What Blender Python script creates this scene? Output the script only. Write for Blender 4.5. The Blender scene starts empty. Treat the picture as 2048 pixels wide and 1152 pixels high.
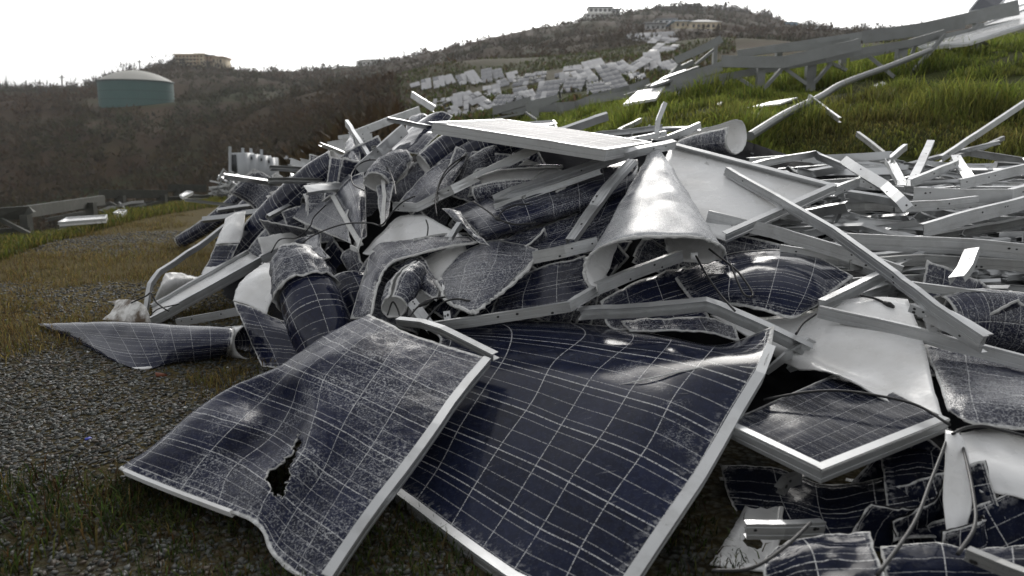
import bpy, math, random
import numpy as np
from mathutils import Vector, Matrix, noise as mnoise
random.seed(7); RNG = np.random.default_rng(11)
S = bpy.context.scene
COL = S.collection
R = math.radians

# ---------------------------------------------------------------- camera
CAMH = 1.15; FPX = 1593.0; HY = 290.0
PITCH = math.atan((576 - HY) / FPX)
cam = bpy.data.cameras.new('camera'); camo = bpy.data.objects.new('camera', cam); COL.objects.link(camo)
camo.location = (0, 0, CAMH); camo.rotation_euler = (math.pi / 2 - PITCH, 0, 0)
cam.lens = 28.0; cam.sensor_width = 36; cam.clip_start = .05; cam.clip_end = 5000
cam.dof.use_dof = True; cam.dof.focus_distance = 3.7; cam.dof.aperture_fstop = 3.2
S.camera = camo

# ---------------------------------------------------------------- sky and sun
SUN_EL, SUN_AZ = R(25), R(6)          # azimuth clockwise from +Y (straight ahead): the scene is backlit
w = bpy.data.worlds.new('World'); S.world = w; w.use_nodes = True
nt = w.node_tree; nt.nodes.clear()
sky = nt.nodes.new('ShaderNodeTexSky'); sky.sky_type = 'NISHITA'; sky.sun_disc = False
sky.sun_elevation = SUN_EL; sky.sun_rotation = SUN_AZ
sky.air_density = 1.0; sky.dust_density = 2.3; sky.ozone_density = 1.0
hs = nt.nodes.new('ShaderNodeHueSaturation'); hs.inputs['Saturation'].default_value = .09
tc = nt.nodes.new('ShaderNodeTexCoord')
cn = nt.nodes.new('ShaderNodeTexNoise'); cn.inputs['Scale'].default_value = 1.6; cn.inputs['Detail'].default_value = 5
mp = nt.nodes.new('ShaderNodeMapping'); mp.inputs['Scale'].default_value = (1, 1, 2.6)
cr = nt.nodes.new('ShaderNodeMapRange'); cr.inputs[1].default_value = .3; cr.inputs[2].default_value = .7
cr.inputs[3].default_value = .72; cr.inputs[4].default_value = 1.15
mul = nt.nodes.new('ShaderNodeVectorMath'); mul.operation = 'SCALE'
bg = nt.nodes.new('ShaderNodeBackground'); bg.inputs['Strength'].default_value = .09
out = nt.nodes.new('ShaderNodeOutputWorld')
L = nt.links.new
L(sky.outputs[0], hs.inputs['Color']); L(tc.outputs['Generated'], mp.inputs[0]); L(mp.outputs[0], cn.inputs['Vector'])
L(cn.outputs[0], cr.inputs[0]); L(hs.outputs[0], mul.inputs[0]); L(cr.outputs[0], mul.inputs['Scale'])
ov = nt.nodes.new('ShaderNodeVectorMath'); ov.operation = 'ADD'; ov.inputs[1].default_value = (2.4, 2.44, 2.5)      # even light of the cloud cover
L(mul.outputs[0], ov.inputs[0]); L(ov.outputs[0], bg.inputs['Color']); L(bg.outputs[0], out.inputs['Surface'])
sl = bpy.data.lights.new('sun', 'SUN'); sl.energy = 1.3; sl.angle = R(25); sl.color = (1, .965, .91)
so = bpy.data.objects.new('sun', sl); COL.objects.link(so)
sd = Vector((math.sin(SUN_AZ) * math.cos(SUN_EL), math.cos(SUN_AZ) * math.cos(SUN_EL), math.sin(SUN_EL)))
so.rotation_euler = (-sd).to_track_quat('-Z', 'Y').to_euler(); so.location = (0, 0, 30)
S.view_settings.view_transform = 'Standard'; S.view_settings.look = 'None'
S.view_settings.exposure = 0.34; S.view_settings.gamma = 1

# ---------------------------------------------------------------- helpers
SP, CP = math.sin(PITCH), math.cos(PITCH)
def P(px, py, Y):
    """point on the line of sight of a photo pixel at world distance Y"""
    a = (px - 1024) / FPX; b = -(py - 576) / FPX
    d = np.array([a, b * SP + CP, b * CP - SP])
    return np.array([0, 0, CAMH]) + d * (Y / d[1])
_Dpx = [380, 480, 700, 1000, 1400, 1800, 2300]
_Dpy = [240, 300, 350, 400, 450, 500, 550, 600, 650, 700, 800, 900, 1000, 1152]
_D = np.array([
 [9.6, 9.3, 9.0, 8.6, 8.0, 7.4, 6.5, 5.7, 5.05, 4.4, 3.55, 2.97, 2.55, 2.1],
 [9.0, 8.5, 8.0, 7.3, 6.6, 6.0, 5.6, 5.2, 4.8, 4.35, 3.5, 2.95, 2.55, 2.1],
 [7.0, 6.0, 5.5, 5.1, 4.8, 4.5, 4.2, 3.95, 3.7, 3.5, 3.2, 2.9, 2.5, 2.1],
 [5.2, 4.9, 4.6, 4.35, 4.1, 3.9, 3.75, 3.6, 3.45, 3.3, 3.0, 2.75, 2.5, 2.1],
 [5.2, 4.8, 4.5, 4.2, 3.95, 3.75, 3.6, 3.45, 3.25, 3.1, 2.75, 2.45, 2.15, 1.72],
 [6.4, 5.8, 5.0, 4.5, 4.1, 3.8, 3.5, 3.3, 3.1, 2.9, 2.55, 2.25, 1.95, 1.55],
 [6.4, 5.7, 5.0, 4.5, 4.1, 3.8, 3.5, 3.3, 3.1, 2.9, 2.55, 2.25, 1.95, 1.55]])
def D(px, py):
    i = int(np.clip(np.searchsorted(_Dpx, px) - 1, 0, len(_Dpx) - 2)); j = int(np.clip(np.searchsorted(_Dpy, py) - 1, 0, len(_Dpy) - 2))
    u = np.clip((px - _Dpx[i]) / (_Dpx[i + 1] - _Dpx[i]), 0, 1); v = np.clip((py - _Dpy[j]) / (_Dpy[j + 1] - _Dpy[j]), 0, 1)
    return float((1 - u) * (1 - v) * _D[i, j] + u * (1 - v) * _D[i + 1, j] + (1 - u) * v * _D[i, j + 1] + u * v * _D[i + 1, j + 1])
def H(pt, off=0.0):
    """heap point: (px, py) on the heap's own surface, an optional third number moves it back (+) or forward (-)"""
    return P(pt[0], pt[1], D(pt[0], pt[1]) + off + (pt[2] if len(pt) > 2 else 0))
def A(pts): return np.array([P(*p) for p in pts])
def HA(pts, off=0.0): return np.array([H(p, off) for p in pts])

def link(o, parent=None):
    COL.objects.link(o)
    if parent is not None: o.parent = parent
    return o
def tag(o, label=None, cat=None, group=None, kind=None):
    if label: o['label'] = label
    if cat: o['category'] = cat
    if group: o['group'] = group
    if kind: o['kind'] = kind
    return o
def mesh_from(name, V, F):
    me = bpy.data.meshes.new(name)
    if isinstance(F, np.ndarray):
        n, k = F.shape
        me.vertices.add(len(V)); me.vertices.foreach_set('co', np.asarray(V, dtype=np.float32).ravel())
        me.loops.add(n * k); me.loops.foreach_set('vertex_index', F.astype(np.int32).ravel())
        me.polygons.add(n); me.polygons.foreach_set('loop_start', np.arange(0, n * k, k, dtype=np.int32))
        me.update(calc_edges=True)
    else:
        me.from_pydata([tuple(v) for v in V], [], F); me.update()
    return me
def mk(name, V, F, mats, parent=None, origin=(0, 0, 0), uv=None, attrs=None, midx=None, smooth=False, solid=None):
    V = np.asarray(V, dtype=float) - np.asarray(origin)
    me = mesh_from(name, V, F)
    for m in (mats if isinstance(mats, (list, tuple)) else [mats]): me.materials.append(m)
    if midx is not None: me.polygons.foreach_set('material_index', np.asarray(midx, dtype=np.int32))
    if smooth: me.polygons.foreach_set('use_smooth', np.ones(len(me.polygons), dtype=bool))
    if uv is not None:
        lay = me.uv_layers.new(name='UVMap'); li = np.zeros(len(me.loops), dtype=np.int32); me.loops.foreach_get('vertex_index', li)
        lay.data.foreach_set('uv', np.asarray(uv, dtype=np.float32)[li].ravel())
    for k, v in (attrs or {}).items():
        v = np.asarray(v, dtype=np.float32)
        if v.ndim == 1:
            a = me.attributes.new(k, 'FLOAT', 'POINT'); a.data.foreach_set('value', v)
        else:
            a = me.attributes.new(k, 'FLOAT_COLOR', 'POINT'); a.data.foreach_set('color', np.c_[v, np.ones(len(v))].astype(np.float32).ravel())
    o = link(bpy.data.objects.new(name, me), parent)
    if parent is None: o.location = tuple(origin)
    if solid:
        m = o.modifiers.new('thickness', 'SOLIDIFY'); m.thickness = solid; m.offset = -1
        m.material_offset = 1; m.material_offset_rim = 2; m.use_even_offset = False
    return o
class Thing:
    """collects the parts of one thing; done() makes the Empty at its base and parents the parts to it"""
    def __init__(s, name, label, cat, group=None): s.a = (name, label, cat, group); s.parts = []
    def add(s, name, V, F, mats, sub=None, label=None, **k):
        s.parts.append((name, np.asarray(V, float), F, mats, k, sub, label)); return len(s.parts) - 1
    def done(s):
        allv = np.concatenate([p[1] for p in s.parts])
        org = np.array([allv[:, 0].mean(), allv[:, 1].mean(), allv[:, 2].min()])
        n, lab, cat, grp = s.a
        if len(s.parts) == 1:
            p = s.parts[0]; o = mk(n, p[1], p[2], p[3], None, org, **p[4]); return tag(o, lab, cat, grp)
        e = link(bpy.data.objects.new(n, None)); e.location = tuple(org); e.empty_display_size = .1; tag(e, lab, cat, grp)
        made = []
        for p in s.parts:
            par = e if p[5] is None else made[p[5]]
            o = mk(p[0], p[1], p[2], p[3], par, org, **p[4])
            if p[6]: o['label'] = p[6]
            made.append(o)
        return e
def box(c, s, ax=None):
    c = np.asarray(c, float); s = np.asarray(s, float) / 2
    q = np.array([[x, y, z] for x in (-1, 1) for y in (-1, 1) for z in (-1, 1)], float) * s
    if ax is not None: q = q @ np.asarray(ax)
    return q + c, np.array([[0, 1, 3, 2], [4, 6, 7, 5], [0, 4, 5, 1], [2, 3, 7, 6], [0, 2, 6, 4], [1, 5, 7, 3]])
def join(ms):
    V, F, o = [], [], 0
    for v, f in ms:
        V.append(np.asarray(v)); F += [tuple(int(i) + o for i in q) for q in f]; o += len(v)
    return np.concatenate(V), F
def crom(Pc, n, axis):
    """Catmull-Rom upsampling of a control grid along one axis"""
    Pc = np.moveaxis(np.asarray(Pc, float), axis, 0); k = len(Pc)
    if k == 2:
        t = np.linspace(0, 1, n + 1).reshape((-1,) + (1,) * (Pc.ndim - 1)); return np.moveaxis(Pc[:1] * (1 - t) + Pc[1:] * t, 0, axis)
    e = np.concatenate([[2 * Pc[0] - Pc[1]], Pc, [2 * Pc[-1] - Pc[-2]]]); o = []
    for i in range(k - 1):
        p0, p1, p2, p3 = e[i:i + 4]
        for j in range(n):
            t = j / n
            o.append(.5 * (2 * p1 + (p2 - p0) * t + (2 * p0 - 5 * p1 + 4 * p2 - p3) * t * t + (3 * p1 - p0 - 3 * p2 + p3) * t ** 3))
    o.append(Pc[-1]); return np.moveaxis(np.array(o), 0, axis)
CAMV = np.array([0, 0, CAMH])
def grid_mesh(G, face='cam', crumple=0.0, freq=6.0, fine=0.0, uvr=(0, .99, 0, 1.65), hole=None, axis=None, jag=0.0):
    """grid of points -> verts, quads, uv, edge distance; face: 'cam' turns the cell side to the camera, 'back' away, 'out' away from the axis"""
    r, c = G.shape[:2]; V = G.reshape(-1, 3).copy()
    du = np.linalg.norm(np.diff(G, axis=1), axis=2); dv = np.linalg.norm(np.diff(G, axis=0), axis=2)
    cu = np.concatenate([np.zeros((r, 1)), np.cumsum(du, 1)], 1); cv = np.concatenate([np.zeros((1, c)), np.cumsum(dv, 0)], 0)
    ed = np.minimum(np.minimum(cu, cu[:, -1:] - cu), np.minimum(cv, cv[-1:] - cv)).ravel()
    tu = np.linspace(0, 1, c)[None].repeat(r, 0); tv = np.linspace(0, 1, r)[:, None].repeat(c, 1)
    uv = np.c_[(uvr[0] + (uvr[1] - uvr[0]) * tu).ravel(), (uvr[2] + (uvr[3] - uvr[2]) * tv).ravel()]
    gu = np.gradient(G, axis=1); gv = np.gradient(G, axis=0); N = np.cross(gu, gv).reshape(-1, 3)
    N /= np.linalg.norm(N, axis=1, keepdims=True) + 1e-9
    if crumple or fine or jag:
        sx = random.uniform(0, 50)
        for i in range(len(V)):
            p = V[i]; s = 0
            if crumple: s += crumple * (mnoise.noise(Vector((p[0] * freq + sx, p[1] * freq, p[2] * freq))) + .45 * (1 - 2 * abs(mnoise.noise(Vector((p[0] * freq * 2.3, p[1] * freq * 2.3 + sx, p[2] * freq * 2.3))))))
            if fine: s += fine * mnoise.noise(Vector((p[0] * 38 + sx, p[1] * 38, p[2] * 38)))
            V[i] = p + N[i] * s
            if jag and ed[i] < 1e-6:
                V[i] = V[i] + jag * np.array([mnoise.noise(Vector((p[0] * 30 + k * 9, p[1] * 30, p[2] * 30 + sx))) for k in range(3)])
    idx = np.arange(r * c).reshape(r, c)
    F = np.stack([idx[:-1, :-1], idx[:-1, 1:], idx[1:, 1:], idx[1:, :-1]], -1).reshape(-1, 4)
    if hole is not None:
        fu = (tu[:-1, :-1] + tu[1:, 1:]) / 2; fv = (tv[:-1, :-1] + tv[1:, 1:]) / 2
        F = F[~hole(fu, fv).ravel()]
        e = np.sort(np.concatenate([F[:, [0, 1]], F[:, [1, 2]], F[:, [2, 3]], F[:, [3, 0]]]), axis=1); ue, cnt = np.unique(e, axis=0, return_counts=True); be = ue[cnt == 1]
        be = be[(ed[be[:, 0]] > 1e-6) & (ed[be[:, 1]] > 1e-6)]
        for _ in range(3):                      # soften the stair steps of the cut, then roughen it
            acc = np.zeros_like(V); num = np.zeros(len(V)); np.add.at(acc, be[:, 0], V[be[:, 1]]); np.add.at(acc, be[:, 1], V[be[:, 0]]); np.add.at(num, be[:, 0], 1); np.add.at(num, be[:, 1], 1)
            b_ = np.nonzero(num)[0]; V[b_] = .5 * V[b_] + .5 * acc[b_] / num[b_][:, None]
        V[b_] += RNG.normal(0, .0035, (len(b_), 3)); ed[b_] = 0
    n = np.cross(V[F[:, 1]] - V[F[:, 0]], V[F[:, 3]] - V[F[:, 0]]); ctr = V[F].mean(1)
    if face == 'out': s = np.sum(n * (ctr - axis.reshape(-1, 3)[F].mean(1)))
    elif face == 'in': s = -np.sum(n * (ctr - axis.reshape(-1, 3)[F].mean(1)))
    elif face == 'cam': s = np.sum(n * (CAMV - ctr))
    else: s = -np.sum(n * (CAMV - ctr))
    if s < 0: F = F[:, ::-1]
    return V, F, uv, ed
def laminate(T, G, mat, name='laminate', thick=.006, sub=None, label=None, **k):
    V, F, uv, ed = grid_mesh(G, **k)
    return T.add(name, V, F, [mat, M['back'], M['rim']], sub=sub, label=label, uv=uv, attrs={'ed': ed}, smooth=True, solid=thick)
def loft(rows, n=6, m=6, off=0.0, **k):
    G = np.array([[P(*p[:3]) if k.get('absY') else H(p, off) for p in r] for r in rows])
    return crom(crom(G, n, 1), m, 0)
def loftY(rows, n=6, m=6):
    return crom(crom(np.array([[P(*p) for p in r] for r in rows]), n, 1), m, 0)
def depth_grid(px, c00, c01, c10, c11, bump=None):
    """pixel grid with the distances of its four corners -> world grid lying on the plane-like sheet between them"""
    r, c = len(px), len(px[0]); G = np.zeros((r, c, 3))
    for i in range(r):
        for j in range(c):
            v, u = i / (r - 1), j / (c - 1)
            inv = (1 - v) * ((1 - u) / c00 + u / c01) + v * ((1 - u) / c10 + u / c11)
            G[i, j] = P(px[i][j][0], px[i][j][1], 1 / inv + ((bump or {}).get((i, j), 0)))
    return G
def rollgrid(st, a0, a1, spiral=0.0, flat=1.0, roll=0.0, na=40, nl=6, pinch=None):
    """rolled sheet: st = [(world point, radius)...]; angle a0..a1 in degrees about the axis; returns grid and axis grid"""
    C = crom(np.array([s[0] for s in st]), nl, 0); rr = crom(np.array([[s[1]] for s in st]), nl, 0)[:, 0]
    t = np.gradient(C, axis=0); t /= np.linalg.norm(t, axis=1, keepdims=True)
    up = np.array([0, 0, 1.0]); G = []; AX = []
    aa = np.radians(np.linspace(a0, a1, na))
    for i in range(len(C)):
        n1 = up - t[i] * (up @ t[i])
        if np.linalg.norm(n1) < .2: n1 = np.array([0, -1.0, 0]) + t[i] * t[i][1]
        n1 /= np.linalg.norm(n1); n2 = np.cross(t[i], n1)
        f = flat if np.isscalar(flat) else np.interp(i / (len(C) - 1), np.linspace(0, 1, len(flat)), flat)
        k = 1 + spiral * (aa - aa[0]) / (2 * math.pi)
        x = np.cos(aa) * k * rr[i] * f; y = np.sin(aa) * k * rr[i]
        ro = math.radians(roll); x, y = x * math.cos(ro) - y * math.sin(ro), x * math.sin(ro) + y * math.cos(ro)
        G.append(C[i] + x[:, None] * n1 + y[:, None] * n2); AX.append(np.repeat(C[i][None], na, 0))
    return np.array(G), np.array(AX)
def rolled(T, st, a0, a1, mat, name='laminate', face='out', crumple=.004, freq=9, fine=.002, uvo=(0, 0), jag=0.0, **k):
    G, AX = rollgrid(st, a0, a1, **k)
    arc = np.linalg.norm(np.diff(G[len(G) // 2], axis=0), axis=1).sum(); ln = np.linalg.norm(np.diff(G[:, 0], axis=0), axis=1).sum()
    laminate(T, G, mat, name, face=face, axis=AX, crumple=crumple, freq=freq, fine=fine, jag=jag, uvr=(uvo[0], uvo[0] + arc, uvo[1], uvo[1] + ln))
def bar_geo(pts, h=.05, w=.026, up=(0, 0, 1), flip=False, grooves=True, twist=0.0, plain=False, wob=.0):
    """extruded aluminium frame section (grooved web with two flanges) swept along a polyline with bends"""
    C = np.asarray(pts, float)
    if wob:                                   # dents and slight waviness between the bends
        Q = [C[0]]
        for a_, b_ in zip(C[:-1], C[1:]):
            for t_ in (.3, .62): Q.append(a_ + (b_ - a_) * (t_ + random.uniform(-.08, .08)) + np.array([random.gauss(0, wob) for _ in range(3)]) * min(1, np.linalg.norm(b_ - a_) * 2))
            Q.append(b_)
        C = np.array(Q)
    n = len(C)
    hh = np.full(n, h) if np.isscalar(h) else np.interp(np.linspace(0, 1, n), np.linspace(0, 1, len(h)), h)
    seg = np.diff(C, axis=0); seg /= np.linalg.norm(seg, axis=1, keepdims=True) + 1e-9
    t = np.concatenate([seg[:1], (seg[:-1] + seg[1:]) / 2 if n > 2 else np.zeros((0, 3)), seg[-1:]])
    t /= np.linalg.norm(t, axis=1, keepdims=True) + 1e-9
    th = .0028
    up = np.asarray(up, float); V = []; sgn = None
    for i in range(n):
        u = up - t[i] * (up @ t[i])
        if np.linalg.norm(u) < .15: u = np.array([1.0, 0, 0]) - t[i] * t[i][0]
        u /= np.linalg.norm(u); b = np.cross(t[i], u)
        if twist:
            a = math.radians(twist) * i / (n - 1); u, b = u * math.cos(a) + b * math.sin(a), b * math.cos(a) - u * math.sin(a)
        if sgn is None:
            sgn = 1 if b @ (C[i] - CAMV) > 0 else -1
            if flip: sgn = -sgn
        b = b * sgn; H_ = hh[i] / 2
        pr = [(-H_, 0)]
        if grooves: pr += [(-.50 * H_, 0), (-.46 * H_, .004), (-.26 * H_, .004), (-.22 * H_, 0), (.50 * H_, 0), (.52 * H_, .006), (.72 * H_, .006), (.74 * H_, 0)]
        pr += [(H_, 0), (H_, w)]
        if plain: pr += [(-H_, w)]
        else: pr += [(H_ - th, w), (H_ - th, th), (-H_ + th, th), (-H_ + th, w * 1.15), (-H_, w * 1.15)]
        V += [C[i] + u * a + b * d for a, d in pr]
    k = len(pr); F = []
    for i in range(n - 1):
        for j in range(k): F.append((i * k + j, i * k + (j + 1) % k, (i + 1) * k + (j + 1) % k, (i + 1) * k + j))
    F.append(tuple(range(k - 1, -1, -1))); F.append(tuple((n - 1) * k + j for j in range(k)))
    V = np.array(V)
    f = F[0]; nn = np.cross(V[f[1]] - V[f[0]], V[f[3]] - V[f[0]])          # web must face away from b
    if nn @ (b) > 0: F = [q[::-1] for q in F]
    return V, F
def tube_geo(pts, r, sides=8, sub=6):
    C = crom(np.asarray(pts, float), sub, 0) if len(pts) > 2 else np.asarray(pts, float)
    n = len(C); rr = np.full(n, r) if np.isscalar(r) else np.interp(np.linspace(0, 1, n), np.linspace(0, 1, len(r)), r)
    t = np.gradient(C, axis=0); t /= np.linalg.norm(t, axis=1, keepdims=True) + 1e-9; V = []
    ref = np.array([.3, .2, .93])
    for i in range(n):
        u = ref - t[i] * (ref @ t[i]); u /= np.linalg.norm(u) + 1e-9; b = np.cross(t[i], u)
        for k in range(sides):
            a = 2 * math.pi * k / sides; V.append(C[i] + rr[i] * (u * math.cos(a) + b * math.sin(a)))
    F = [(i * sides + k, i * sides + (k + 1) % sides, (i + 1) * sides + (k + 1) % sides, (i + 1) * sides + k) for i in range(n - 1) for k in range(sides)]
    F += [tuple(range(sides - 1, -1, -1)), tuple((n - 1) * sides + k for k in range(sides))]
    return np.array(V), F

# ---------------------------------------------------------------- materials
M = {}
class NB:
    """small node-building helper"""
    def __init__(s, name):
        s.m = bpy.data.materials.new(name); s.m.use_nodes = True; s.t = s.m.node_tree; s.t.nodes.clear()
        s.o = s.n('ShaderNodeOutputMaterial'); s.b = s.n('ShaderNodeBsdfPrincipled'); s.t.links.new(s.b.outputs[0], s.o.inputs[0]); M[name] = s.m
    def n(s, k, **p):
        x = s.t.nodes.new(k)
        for a, v in p.items(): setattr(x, a, v)
        return x
    def put(s, sock, v):
        if hasattr(v, 'links') or isinstance(v, bpy.types.NodeSocket): s.t.links.new(v, sock)
        else: sock.default_value = v
    def math(s, op, a, b=None, c=None, clamp=False):
        x = s.n('ShaderNodeMath', operation=op, use_clamp=clamp); s.put(x.inputs[0], a)
        if b is not None: s.put(x.inputs[1], b)
        if c is not None: s.put(x.inputs[2], c)
        return x.outputs[0]
    def mix(s, f, a, b):
        x = s.n('ShaderNodeMix', data_type='RGBA'); s.put(x.inputs[0], f); s.put(x.inputs[6], a); s.put(x.inputs[7], b); return x.outputs[2]
    def noise(s, vec, scale, detail=4, rough=.55):
        x = s.n('ShaderNodeTexNoise'); x.inputs['Scale'].default_value = scale; x.inputs['Detail'].default_value = detail; x.inputs['Roughness'].default_value = rough
        if vec is not None: s.put(x.inputs['Vector'], vec)
        return x.outputs[0]
    def vor(s, vec, scale, feature='F1', out=0):
        x = s.n('ShaderNodeTexVoronoi', feature=feature); x.inputs['Scale'].default_value = scale; s.put(x.inputs['Vector'], vec); return x.outputs[out]
    def ramp(s, v, a, b, lo=0.0, hi=1.0):
        x = s.n('ShaderNodeMapRange'); s.put(x.inputs[0], v); x.inputs[1].default_value = a; x.inputs[2].default_value = b; x.inputs[3].default_value = lo; x.inputs[4].default_value = hi; return x.outputs[0]
    def bump(s, hgt, strength=.3, dist=.01):
        x = s.n('ShaderNodeBump'); x.inputs['Strength'].default_value = strength; x.inputs['Distance'].default_value = dist; s.put(x.inputs['Height'], hgt); s.t.links.new(x.outputs[0], s.b.inputs['Normal']); return x
    def obj(s): return s.n('ShaderNodeTexCoord').outputs['Object']
    def pos(s): return s.n('ShaderNodeNewGeometry').outputs['Position']
    def attr(s, name, out='Fac'): return s.n('ShaderNodeAttribute', attribute_name=name).outputs[out]
    def set(s, **k):
        for a, v in k.items(): s.put(s.b.inputs[a.replace('_', ' ')], v)
        return s
def rgb(r, g, b): return (r, g, b, 1)
CELL = .158
def cells(name, crush, base=(.006, .0085, .026), dust=.1, white=0.0, spec=.26, ew=.007, ro=0.0):
    """blue-black silicon cells under glass: cell gaps, three busbars per cell, crushed-glass frosting, dust, a white crumbled rim"""
    q = NB(name); pos = q.pos()
    uvn = q.n('ShaderNodeUVMap'); sx = q.n('ShaderNodeSeparateXYZ'); q.put(sx.inputs[0], uvn.outputs[0])
    cu = q.math('DIVIDE', q.math('SUBTRACT', sx.outputs[0], .021), CELL); cv = q.math('DIVIDE', q.math('SUBTRACT', sx.outputs[1], .035), CELL)
    fu = q.math('FRACT', cu); fv = q.math('FRACT', cv)
    def line(f, c, wd): return q.math('LESS_THAN', q.math('ABSOLUTE', q.math('SUBTRACT', f, c)), wd / CELL / 2)
    def gap(f, wd): return q.math('GREATER_THAN', q.math('ABSOLUTE', q.math('SUBTRACT', f, .5)), .5 - wd / CELL / 2)
    g = q.math('MAXIMUM', gap(fu, .0030), gap(fv, .0036))
    bus = q.math('MAXIMUM', q.math('MAXIMUM', line(fv, 1 / 6, .0026), line(fv, .5, .0026)), line(fv, 5 / 6, .0026))
    n1 = q.noise(pos, 170, 2); br = q.ramp(n1, .34, .52)
    lines = q.math('MULTIPLY', q.math('MAXIMUM', q.math('MULTIPLY', g, .8), q.math('MULTIPLY', bus, .5)), br)
    # per-cell shade and polycrystalline flakes
    wn = q.n('ShaderNodeTexWhiteNoise', noise_dimensions='2D'); cx = q.n('ShaderNodeCombineXYZ')
    q.put(cx.inputs[0], q.math('FLOOR', cu)); q.put(cx.inputs[1], q.math('FLOOR', cv)); q.put(wn.inputs[0], cx.outputs[0])
    fl = q.vor(uvn.outputs[0], 70, out=1); flg = q.n('ShaderNodeSeparateColor'); q.put(flg.inputs[0], fl)
    sh = q.math('ADD', q.math('MULTIPLY', wn.outputs[0], .5), q.math('MULTIPLY', flg.outputs[0], .5))
    col = q.mix(sh, rgb(*[c * .65 for c in base]), rgb(*[c * 1.7 for c in base]))
    col = q.mix(lines, col, rgb(.62, .62, .62))
    # crushed glass: clusters of pale grains
    big = q.noise(pos, 3.1, 5, .62); grain = q.vor(pos, 210); fleck = q.noise(pos, 150, 2, .7); fleck2 = q.noise(pos, 48, 3, .7)
    area = q.ramp(big, .62 - .34 * crush, .80 - .30 * crush)
    fl1 = q.math('MULTIPLY', q.ramp(fleck, .52, .62), q.ramp(fleck2, .40, .58))
    fro = q.math('MULTIPLY', fl1, q.math('ADD', q.math('MULTIPLY', area, .55), .02 + .05 * crush), clamp=True)
    wv = q.n('ShaderNodeVectorMath', operation='ADD'); nz = q.n('ShaderNodeTexNoise'); nz.inputs['Scale'].default_value = 22; q.put(nz.inputs['Vector'], pos); wsc = q.n('ShaderNodeVectorMath', operation='SCALE'); q.put(wsc.inputs[0], nz.outputs[1]); wsc.inputs['Scale'].default_value = .03; q.put(wv.inputs[0], pos); q.put(wv.inputs[1], wsc.outputs[0])
    crk = q.math('MAXIMUM', q.ramp(q.vor(wv.outputs[0], 46, 'DISTANCE_TO_EDGE'), .0, .07, 1, 0), q.math('MULTIPLY', q.ramp(q.vor(wv.outputs[0], 15, 'DISTANCE_TO_EDGE'), .0, .03, 1, 0), .8))
    fro = q.math('MAXIMUM', fro, q.math('MULTIPLY', q.math('MULTIPLY', crk, q.ramp(fleck, .40, .60)), q.math('ADD', q.math('MULTIPLY', area, .55), .05 * crush)))
    haz = q.math('MULTIPLY', q.ramp(big, .3, .8), .012 + .05 * crush + dust * .12)
    col = q.mix(haz, col, rgb(.33, .33, .34)); col = q.mix(fro, col, rgb(.72, .73, .74))
    if white: col = q.mix(q.math('MULTIPLY', q.math('MULTIPLY', q.ramp(q.noise(pos, 2.3, 4, .6), .30, .52), q.ramp(q.noise(pos, 230, 2, .7), .28, .58)), white), col, rgb(.74, .745, .75))
    # fine scratches
    mpn = q.n('ShaderNodeMapping'); mpn.inputs['Scale'].default_value = (14, 150, 40); mpn.inputs['Rotation'].default_value = (.3, .5, .9); q.put(mpn.inputs[0], pos)
    scr = q.math('MULTIPLY', q.ramp(q.noise(mpn.outputs[0], 1.0, 3), .66, .74), q.ramp(q.noise(pos, 5, 2), .5, .65)); col = q.mix(q.math('MULTIPLY', scr, .35), col, rgb(.6, .6, .6))
    ed = q.attr('ed'); e = q.math('ADD', ed, q.math('MULTIPLY', q.math('SUBTRACT', q.noise(pos, 60, 4, .7), .5), .016))
    edge = q.ramp(e, ew, ew + .005, 1, 0); spill = q.math('MULTIPLY', q.ramp(e, ew, .03 + 3 * ew, 1, 0), q.ramp(fleck2, .50, .64))
    col = q.mix(q.math('MULTIPLY', spill, .5), col, rgb(.6, .6, .6)); col = q.mix(edge, col, q.mix(q.ramp(fleck2, .35, .65), rgb(.42, .42, .41), rgb(.74, .74, .73)))
    rough = q.math('ADD', q.math('ADD', .10 + ro + .12 * crush, q.math('MULTIPLY', area, .10 * crush)), q.math('MULTIPLY', q.math('MAXIMUM', edge, fro), .4), clamp=True)
    q.set(Base_Color=col, Roughness=rough); q.b.inputs['IOR'].default_value = 1.5; q.b.inputs['Specular IOR Level'].default_value = spec
    hg = q.math('ADD', q.math('MULTIPLY', grain, .5 * crush), q.math('MULTIPLY', q.noise(pos, 120, 3), .15 + crush))
    q.bump(q.math('ADD', hg, q.math('MULTIPLY', q.noise(pos, 16, 3), .3)), .12 + .5 * crush, .004)
cells('cells_clean', .10, spec=.42); cells('cells_blue', .05, base=(.008, .011, .027), spec=.08, ew=.011); cells('cells_top', .05, spec=.012, ro=.3); cells('cells_shade', .05, base=(.004, .006, .016), spec=.03, ew=.003); cells('cells_white', .5, white=.8, dust=.4, spec=.45, ew=.011, ro=.08); cells('cells_mid', .40, spec=.4); cells('cells_front', .55, dust=.08, spec=.12, ew=.010); cells('cells_crushed', .72, dust=.1, spec=.55); cells('cells_frosted', .95, dust=.15, ew=.010, spec=.7)  # cells_shade: the hollow's shade put into a darker, duller cell colour
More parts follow.
